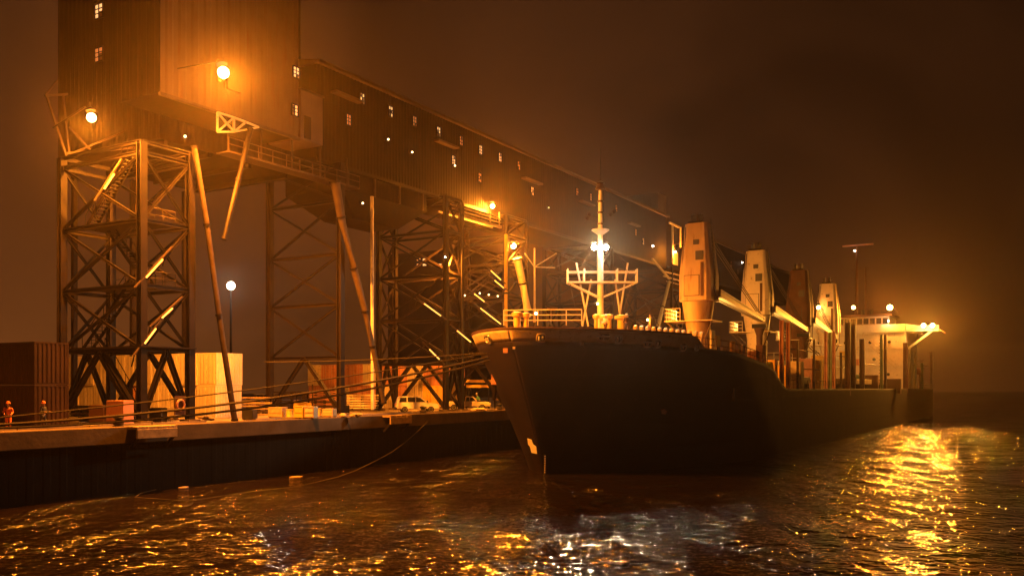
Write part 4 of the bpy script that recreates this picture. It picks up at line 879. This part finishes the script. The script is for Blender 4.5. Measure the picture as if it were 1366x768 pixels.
# cranes
def crane(s, label, litm='cream', boom=True, ang=0., boomend=21.0, first=False):
    o = thing('deck_crane', label, 'crane', (NC, s, 6.11), 'deck cranes on the ship')
    z0, z1 = 17.9, 27.4
    MB().lathe((NC, s, 6.11), [(1.75, 0), (1.75, .3), (1.45, .5), (1.42, 8.2), (1.65, 9.6), (1.95, 11.7), (2.05, 11.78)], 28).build('pedestal', litm, o, smooth=True)
    def oct(wn_, ws, ch): return [(-wn_ + ch, -ws), (wn_ - ch * .5, -ws), (wn_, -ws + ch * .5), (wn_, ws - .4), (wn_ - .4, ws), (-wn_ + .4, ws), (-wn_, ws - .4), (-wn_, -ws + ch)]
    a = MB(); b0, b1, b2 = oct(2.1, 1.9, .9), oct(2.1, 1.9, .9), oct(1.45, 1.3, .6)
    a.add([(NC + u, s + v, z0) for u, v in b0] + [(NC + u, s + v, z0 + 3.2) for u, v in b1] + [(NC + u, s + v, z1) for u, v in b2],
          [tuple(range(8))[::-1], tuple(range(16, 24))] + [(i + 8 * k, (i + 1) % 8 + 8 * k, (i + 1) % 8 + 8 + 8 * k, i + 8 + 8 * k) for k in (0, 1) for i in range(8)])
    hs = a.build('housing', litm, o, bevel=.06)
    MB().box(NC - 1.15, NC + .8, s - 1.94, s - 1.9, z0 + .55, z0 + 3.1).build('panel_gasket', 'black', hs)
    MB().box(NC - 1.08, NC + .73, s - 2.0, s - 1.945, z0 + .62, z0 + 3.03).build('access_panel', litm, hs, bevel=.02)
    for (u, v, w_, h_) in ((-.1, 6.8, .7, .6), (.25, 4.9, .95, 1.1)):
        f_ = (v - 3.2) / (z1 - z0 - 3.2); yy = s - (1.9 - .6 * f_) - .03; MB().box(NC + u, NC + u + w_, yy - .03, yy + .22, z0 + v, z0 + v + h_).build('vent_opening', 'black', hs)
    MB().box(NC + .95, NC + 1.3, s - 1.96, s - 1.9, z0 + .5, z0 + 4.6).build('cable_duct', 'brown', hs)
    for sg in (-.55, .35): MB().tube([(NC + sg - .14, s - .1, z1 + .62), (NC + sg + .14, s - .1, z1 + .62)], .72, 16).build('sheave', 'black', hs)
    MB().box(NC - 1.0, NC + .8, s - .9, s + .6, z1 + .005, z1 + .3).build('sheave_bracket', 'steel', hs)
    a = MB(); lx_ = NC + 2.14                                   # ladder up the water side
    for q in (-.2, .2): a.tube([(lx_, s + q, z0 - 2), (lx_, s + q, z0 + 3.1), (lx_ - .6, s + q, z1 + .6)], .035, 5)
    for i in range(22): f_ = i / 22; zz_ = z0 - 1.8 + 11 * f_; xx_ = lx_ if zz_ < z0 + 3.1 else lx_ - .6 * (zz_ - z0 - 3.1) / (z1 + .6 - z0 - 3.1); a.tube([(xx_, s - .2, zz_), (xx_, s + .2, zz_)], .025, 5)
    a.build('ladder', 'steel2', o)
    a = MB(); a.tube([(NC - 1.3, s - 1.0, z1), (NC - 1.3, s - 1.0, z1 + .9), (NC + 1.0, s - 1.0, z1 + .9), (NC + 1.0, s - 1.0, z1)], .04, 5); a.tube([(NC - 1.3, s - 1.0, z1 + .45), (NC + 1.0, s - 1.0, z1 + .45)], .03, 5); a.build('top_rail', 'steel2', hs)
    for q in (1.55, 1.75): MB().tube([(NC - q, s - 1.35, z0 + .2), (NC - q + .35, s - 1.2, z1 - .4)], .05, 5).build('cable_run', 'steel', hs)
    zp = 15.4
    pl = MB().box(NC - 3.6, NC + 2.4, s - 2.1, s + 1.9, zp, zp + .1).build('platform', 'cream', o)
    rail([(NC - 1.6, s - 2.05, zp + .1), (NC - 3.55, s - 2.05, zp + .1), (NC - 3.55, s + 1.85, zp + .1)], pl, mat='cream', step=.6, h=1.5, r=.05, bars=3)
    for q in (-1.6, 1.4): MB().beam((NC - 3.5, s + q, zp), (NC - 1.3, s + q, zp - 2.2), .14).build('bracket', 'steel2', pl)
    MB().beam((NC + 2.3, s - 1.6, zp), (NC + 1.3, s - 1.2, zp - 2), .14).build('bracket', 'steel2', pl)
    if boom:
        bx_, zb0, zb1 = NC + 1.9, 18.9, 17.0
        p, q = Vector((bx_, s + 1.2, zb0)), Vector((bx_, s + boomend, zb1)); a = MB()
        d = q - p
        for e1 in (-.55, .55): a.beam(p + Vector((e1, 0, .42)), q + Vector((e1 * .6, 0, .25)), .16); a.beam(p + Vector((e1, 0, -.42)), q + Vector((e1 * .6, 0, -.25)), .16)
        a.add([p + Vector((.56, 0, .42)), q + Vector((.35, 0, .25)), q + Vector((.35, 0, -.25)), p + Vector((.56, 0, -.42)), p + Vector((-.56, 0, .42)), q + Vector((-.35, 0, .25)), q + Vector((-.35, 0, -.25)), p + Vector((-.56, 0, -.42))],
              [(0, 1, 2, 3), (7, 6, 5, 4), (0, 4, 5, 1), (3, 2, 6, 7)])
        bo_ = a.build('boom', 'white', o)
        MB().tube([q + Vector((-.4, .1, .1)), q + Vector((.4, .1, .1))], .4, 12).build('boom_sheave', 'black', bo_)
        for e1 in (-.3, .1, .4): MB().tube([(NC + e1, s + .3, z1 + .3), q + Vector((e1 * .6, -.5, .4))], .06, 5).build('hoist_wire', 'steel2', o)
        # boom rest
        c = (bx_, s + boomend - 1.2)
        MB().lathe((c[0], c[1], 6.11), [(.55, 0), (.5, 1.2), (.35, 4.5), (.45, 8.6), (.8, 9.6)], 12).build('boom_rest', 'brown', o, smooth=True)
        MB().box(c[0] - 1.0, c[0] + 1.0, c[1] - .3, c[1] + .3, 15.72, 16.3).build('rest_cradle', 'steel', o)
    return o
CS = [106.8, 132.7, 159.0, 182.3]
clab = ['nearest and largest deck crane, dull red-lit housing with a yellow left edge', 'second deck crane from the bow, its housing lit pale yellow', 'third deck crane from the bow, painted brown', 'deck crane nearest the superstructure with dark sheaves']
for i, s in enumerate(CS): crane(s, clab[i], ['cranetan', 'cream', 'brown', 'cream'][i], boom=i < 3, boomend=21.5 if i == 0 else (22 if i == 1 else 19))  # third crane gets the brown paint
for i, (s, dn, z, pw) in enumerate(((109.6, -2.0, 16.8, 15000), (135.6, -2.0, 16.8, 12000), (161.6, -2.0, 16.5, 12000), (185.0, -1.0, 17.5, 6000))):
    lamp((NC + dn, s, z), pw, YEL, f'deck floodlight under the {["first", "second", "third", "fourth"][i]} crane housing from the bow, facing aft', r=.18, arm=(NC + dn, s - .9, z + 1.05), group='deck floodlights under the cranes')
lamp((NC - 4.5, 101.5, 15.5), 5000, SOD, 'deck floodlight on the post left of the nearest crane', r=.16, arm=(NC - 4.5, 102.2, 15.9))
MB().tube([(NC - 4.5, 102.2, 6.11), (NC - 4.5, 102.2, 16.2)], .12, 8).build('light_post', 'steel2', label='slim dark light post on deck left of the nearest crane pedestal', category='post')
for i, (x, y, s) in enumerate(((1092, 410, 179), )): lamp(ats(x, y, s), 1500, SOD, 'round yellow lamp glowing left of the crane nearest the superstructure', r=.5, arm=ats(x, y, s) + Vector((.8, 1, -.6)))
# mid-deck: hatches, coamings, stanchions, rails, clutter
for i, (a0, a1) in enumerate(((87, 103.5), (112, 129), (138, 155), (164, 179), (186, 199))):
    hz = MB().box(NC - 8.2, NC + 8.2, a0, a1, 6.12, 7.9).build('hatch_coaming', 'brown', ship)
    c_ = MB().box(NC - 8.5, NC + 8.5, a0 - .2, a1 + .2, 7.905, 8.75).build('hatch_cover', 'cream' if i % 2 else 'deck', ship, bevel=.06)
    a = MB(); q = a0 + 1.2
    while q < a1: a.box(NC + 8.2, NC + 8.42, q, q + .12, 6.13, 7.85); q += 1.4
    a.build('coaming_stay', 'steel2', hz)
def side_n(s): return NC + hbf(s, 7) - .35
rail([(side_n(s), s, 7.22 if s > 103 else ztop(s)) for s in (104, 118, 132, 146)], ship, 'deck_rail', 'steel2', h=1.0, step=1.8, r=.03, bars=2)
rail([(side_n(s), s, ztop(s) - .05) for s in (77.5, 84, 92.5, 96)], ship, 'deck_rail', 'brown', h=1.15, step=1.3, r=.04, bars=2)
rail([(side_n(s) , s, 6.9) for s in (225, 240, 258)], ship, 'deck_rail', 'cream', h=1.1, step=2, r=.04, bars=2)
def stan(x, ytop, w=.5, mat='brown', cnt=1, gap=.9, ladder=False):
    d = ray(x, 517); s = d.y * (side_n(120) / d.x); s = (side_n(s) / d.x) * d.y; n_ = side_n(s); t = n_ / d.x
    for k in range(cnt):
        z = H + (HY - ytop) / F * t; y_ = s + k * gap
        so = MB().ibeam((n_, y_, 6.12), (n_, y_, z), w).build('deck_stanchion', mat, ship)
        if ladder:
            a = MB(); 
            for i in range(int((z - 8) / .6)): a.box(n_ - .45, n_ - .27, y_ - .05, y_ + .35, 8 + i * .6, 8.07 + i * .6)
            a.build('ladder_rung', 'steel', so)
for (x, yt, w, mt, c, gp, ld) in ((1043, 427, .45, 'pink', 1, 1, False), (1051.5, 430, .42, 'pink', 1, 1, False), (1102, 442, .42, 'pink', 1, 1, 0), (1107.5, 443, .42, 'greenp', 1, 1, 0), (1112.5, 442, .42, 'pink', 1, 1, 0), (1131, 430, .75, 'brown', 1, 1, 0), (1138, 432, .7, 'brown', 1, 1, 1), (1150, 452, .7, 'brown', 1, 1, 0),
                                  (1176, 446, .5, 'greenp', 1, 1, 1), (1181, 446, .5, 'brown', 1, 1, 0), (1208, 457, .9, 'brown', 1, 1, 0), (1213, 462, .5, 'cream', 1, 1, 0), (1219, 468, .5, 'cream', 1, 1, 0), (1230, 484, .6, 'greenp', 1, 1, 0), (1245, 470, .6, 'cream', 1, 1, 0), (1064, 455, .25, 'steel2', 1, 1, 0), (1086, 452, .25, 'steel2', 1, 1, 0), (1122, 470, .3, 'steel2', 1, 1, 0)):
    stan(x, yt, w, mt, c, gp, ld)
for s0_, s1_, z in ((112, 131, 12.2), (138, 156, 12.2), (112, 131, 9.8), (138, 156, 10.4), (163, 178, 11.5)):
    MB().tube([(NC + 9.2, s0_, z), (NC + 9.2, s1_, z)], .07, 6).build('cross_rail', 'steel', ship)
random.seed(21)
def deckbox(x, ytop, s_, w_, d_, mat, zb=6.12, nm='deck_locker'):
    d = ray(x, 500); q = CAM + d * (s_ / d.y); zt = H + (HY - ytop) / F * (s_ / d.y)
    MB().box(q.x - w_ / 2, q.x + w_ / 2, s_, s_ + d_, zb, zt).build(nm, mat, ship, bevel=.04)
for (x, yt, s_, w_, mt) in ((960, 462, 91, .7, 'cream'), (967, 470, 92, .5, 'pink'), (975, 455, 93, .25, 'yellow'), (983, 466, 94, .4, 'yellow'), (990, 460, 95, .25, 'cream'), (1003, 468, 97, 1.0, 'pink'), (1013, 460, 99, .8, 'brown'), (948, 440, 90, .2, 'cream'), (955, 447, 90, .2, 'steel2'), (1028, 480, 104, 1.0, 'yellow'),
                            (1036, 487, 108, 2.2, 'yellow'), (1060, 482, 110, 1.6, 'cream'), (1074, 478, 134, 2.0, 'pink'), (1090, 474, 136, 1.8, 'yellow'), (1117, 480, 160, 2.2, 'cream'), (1125, 468, 162, 1.4, 'yellow'), (1160, 500, 183, 3.0, 'brown'), (1190, 505, 186, 3.0, 'brown')):
    deckbox(x, yt, s_, w_, 1.2, mt)
for (x, yt, s_) in ((1020, 462, 101), (1080, 470, 137), (1142, 487, 184)):
    d = ray(x, 500); q = CAM + d * (s_ / d.y); MB().tube([(q.x - .8, s_, 8.6 + (HY - yt) / 60), (q.x + .8, s_, 8.6 + (HY - yt) / 60)], .75, 16).build('winch_drum', 'greenp', ship, smooth=True)
# mast house between crane pedestals
for s in (132.7, 159, 182.3):
    mh = MB().box(NC - 5, NC + 4.6, s - 2.6, s + 2.6, 6.12, 11.2).build('crane_mast_house', 'cream', ship, bevel=.05)
    for k in range(3): MB().box(NC - 3.6 + k * 2.6, NC - 2.9 + k * 2.6, s - 2.66, s - 2.59, 6.3, 8.3).build('door', 'brown', mh)
    rail([(NC - 5, s - 2.55, 11.2), (NC + 4.5, s - 2.55, 11.2), (NC + 4.5, s + 2.5, 11.2)], mh, mat='cream', step=1.4, h=1.1, r=.04)
# superstructure
A0 = 203.0
sp = MB().box(NC - 11.2, NC + 11.3, A0, 222, 6.12, 19.3).build('accommodation_block', 'white', ship, bevel=.08)
MB().box(NC - 11.25, NC + 11.35, A0 - .12, A0 - .002, 18.9, 20.5).build('front_bulwark', 'white', sp)
wh = MB().box(NC - 9, NC + 8.0, A0 + 1, 214, 19.31, 22.4).build('wheelhouse', 'cream', ship, bevel=.06)
MB().box(NC - 9.6, NC + 8.6, A0 + .2, 215, 22.41, 22.8).build('wheelhouse_roof', 'brown', wh, bevel=.05)
for k in range(13):
    u = NC - 8.6 + k * 1.28; MB().box(u, u + .98, A0 + .93, A0 + .995, 20.75, 21.95).build('bridge_window', 'glass', wh)
rail([(NC - 9.4, A0 + .4, 22.8), (NC + 8.4, A0 + .4, 22.8), (NC + 8.4, 214, 22.8)], wh, mat='steel2', step=1.8, h=1.1, r=.04)
wing = MB().box(NC + 11.36, NC + 17.6, A0 + .6, A0 + 4.2, 18.9, 19.2).build('bridge_wing', 'white', sp, bevel=.03)
MB().box(NC + 11.36, NC + 17.6, A0 + .58, A0 + .7, 19.21, 20.1).build('wing_bulwark', 'cream', wing)
MB().add([(NC + 11.36, A0 + .45, 20.5), (NC + 13.6, A0 + .45, 20.1), (NC + 11.36, A0 + .45, 19.2), (NC + 11.36, A0 + .56, 20.5), (NC + 13.6, A0 + .56, 20.1), (NC + 11.36, A0 + .56, 19.2)], [(0, 2, 1), (3, 4, 5), (0, 1, 4, 3), (1, 2, 5, 4)]).build('wing_gusset', 'white', wing)
MB().beam((NC + 11.5, A0 + 1, 15.2), (NC + 16.2, A0 + 1, 18.9), .45).build('wing_brace', 'white', wing)
MB().beam((NC + 17.55, A0 + .6, 19.3), (NC + 18.8, A0 + .6, 18.4), .15).build('wing_arm', 'pink', wing)
for (u, v) in ((-6, 16.9), (-4.3, 16.8), (-.6, 16.8), (4.4, 16.8), (8.2, 16.8), (-4.3, 13.4), (0.5, 13.4), (5.2, 13.2), (-6, 10.4), (2.5, 10.2), (8, 10)):
    MB().lathe((NC + u, A0 - .08, v), [(.34, 0), (.34, .06), (.26, .08)], 14, Matrix.Rotation(R(90), 3, 'X')).build('porthole', 'glass', sp)
for z in (18.3, 15.3, 11.8): MB().box(NC - 11.21, NC + 10.61, A0 - .05, A0 - .003, z, z + .08).build('deck_line', 'cream', sp)
stp = [(NC + 3, A0 - .7, 17.5), (NC + 9.8, A0 - .7, 11)]
a = MB(); p, q = Vector(stp[0]), Vector(stp[1])
for dz in (0, 1.0): a.beam(p + Vector((0, 0, dz)), q + Vector((0, 0, dz)), .12)
for i in range(8): c = p.lerp(q, i / 7); a.beam(c, c + Vector((0, 0, 1)), .07)
a.build('outside_stair', 'cream', sp)
MB().box(NC + .4, NC + 2.2, A0 - .5, A0 - .13, 12.0, 13.3).build('hose_box', 'pink', sp, bevel=.03)
fn = MB().box(NC - 4, NC + 3, 222.5, 230, 6.12, 24).build('funnel', 'brown', ship, bevel=.3)
for sg in (-1, 1): MB().tube([(NC + sg, 226, 24), (NC + sg, 226, 25.6)], .4, 12).build('exhaust_pipe', 'black', fn)
am = MB(); p = ats(1143, 415, 209); q_ = ats(1143, 328, 209); am.tube([(p.x, 209, 22.8), (p.x, 209, q_.z)], [.45, .2], 10); amo = am.build('radar_mast', 'brown', ship, smooth=True)
MB().box(p.x - 3.0, p.x + 3.4, 208.8, 209.2, q_.z, q_.z + .3).build('radar_scanner', 'pink', amo)
MB().tube([(p.x + 1.8, 209, 22.8), (p.x + 1.8, 209, 33.5)], .22, 8).build('antenna', 'brown', amo); MB().beam((p.x - 1.2, 209, 33), (p.x + 1.2, 209, 33), .12).build('yard', 'brown', amo)
lamp((p.x - .3, 208.4, q_.z - 1.1), 60, WHT, 'white lamp just under the radar scanner on the aft mast', r=.2, housing=False)
lamp(ats(1187, 410, 202.2), 80000, SOD, aim=(.4, -1, -.9), glow=2500, label= 'brightest star-like lamp on the roof edge in front of the wheelhouse', r=.75, arm=ats(1187, 410, 202.2) + Vector((0, .8, -1.2)), back=(0, 1, 0))
lamp(ats(1138.5, 410, 202.0), 1500, SOD, 'lamp on the accommodation front left of the wheelhouse windows', r=.5, arm=ats(1138, 410, 202) + Vector((0, .9, -1)), back=(0, 1, 0))
lamp(ats(1232, 434, 202.6), 70000, (.9, .46, .06), aim=(.5, -1, -.75), glow=2500, label= 'pale greenish yellow lamp on the bridge wing, the inner of two', r=.6, back=(0, 1, 0), arm=ats(1232, 434, 202.6) + Vector((0, 1, -1)))
lamp(ats(1244, 434, 202.6), 80000, SOD, aim=(.6, -1, -.75), glow=2500, label= 'orange lamp at the tip of the bridge wing, the outer of two', r=.6, back=(0, 1, 0), arm=ats(1244, 434, 202.6) + Vector((0, 1, -1)))
lamp(ats(1185, 428, 202.4), 300, WHT, 'small white lamp just below the star-like lamp on the accommodation front', r=.16, housing=False)
lamp((side_n(214) - .8, 214, 12.2), 500, SOD, 'small lamp at the foot of the bridge wing brace', r=.16, housing=False)
# aft clutter: davit, boat
a = MB(); a.tube([(side_n(228) - 1, 228, 6.9), (side_n(228) - 1, 228, 12.8), (side_n(228) + .4, 228.6, 13.6)], .18, 8); a.build('davit', 'cream', ship)
a = MB(); a.tube([(side_n(236) - 1, 236, 6.9), (side_n(236) - 1, 236, 11.8), (side_n(236) + .4, 236.6, 12.4)], .18, 8); a.build('davit', 'cream', ship)
MB().ball((side_n(232) - 1, 232, 11), 1.0, 14, 8, (.9, 3.2, .8)).build('lifeboat', 'pink', ship, smooth=True)

# ---------------------------------------------------------------- mooring lines
def rope(a, b_, sag, r, label, n=24):
    a, b_ = Vector(a), Vector(b_); P_ = []
    for i in range(n + 1): t = i / n; p = a.lerp(b_, t); p.z -= sag * 4 * t * (1 - t); P_.append(p)
    MB().tube(P_, r, 6).build('mooring_line', 'rope', smooth=True, label=label, category='mooring line', group='mooring lines from the bow to the quay')
l1, _ = hit(690, 468, BV); l1 = l1 or att(690, 468, 76)
e1 = Vector((-56, 27, QZ + .35))
rope(att(652, 476, 77), e1, 1.0, .095, 'uppermost thick mooring line running from the bow to the near bollard')
rope(att(654, 480, 77), e1 + Vector((.1, .1, -.05)), 1.35, .095, 'thick mooring line hanging just beneath the uppermost one')
rope(att(656, 470, 77), e1 + Vector((0, -2, .1)), .5, .05, 'thin taut mooring line above the thick pair')
rope(att(651, 470, 78), (-58.5, 56, 9.6), .2, .05, 'thin line passing above the crates to the tower leg')
# flotsam
for (x, y, s_) in ((245, 650, .5), (395, 636, .9), (592, 608, .5)):
    s_ *= .55; p = atz(x, y, .03); a = MB(); rnd = random.Random(int(x))
    a.prism([(-s_, -.12), (-s_ * .3, -.2), (s_ * .8, -.1), (s_, .1), (0, .2), (-s_ * .8, .1)], -.04, .06, lambda u, v, w: p + VX * u + Vector((-ST, CT, 0)) * v * 3 + Vector((0, 0, w)))
    a.build('driftwood', 'wood', label={245: 'pale scrap floating nearest the left quay wall', 395: 'long pale scrap floating mid-way along the quay wall', 592: 'pale scrap floating near the bow of the ship'}[x], category='driftwood', bevel=.02)

# ---------------------------------------------------------------- camera and render settings
cd = bpy.data.cameras.new('camera'); cam = bpy.data.objects.new('camera', cd); COL.objects.link(cam); S.camera = cam
cam.location = CAM; cam.rotation_euler = (R(90), 0, TH); cd.sensor_width = 36; cd.lens = 36 * F / 1366; cd.shift_y = (HY - 384) / 1366; cd.clip_end = 5000; cd.clip_start = .1
S.view_settings.view_transform = 'Standard'; S.view_settings.look = 'None'; S.view_settings.exposure = 0; S.view_settings.gamma = 1
S.render.engine = 'CYCLES'; c = S.cycles
c.max_bounces = 5; c.diffuse_bounces = 2; c.glossy_bounces = 3; c.transmission_bounces = 2; c.volume_bounces = 0
c.use_denoising = True; c.sample_clamp_indirect = 2.0; c.sample_clamp_direct = 0
c.use_light_tree = True; c.caustics_reflective = False; c.caustics_refractive = False
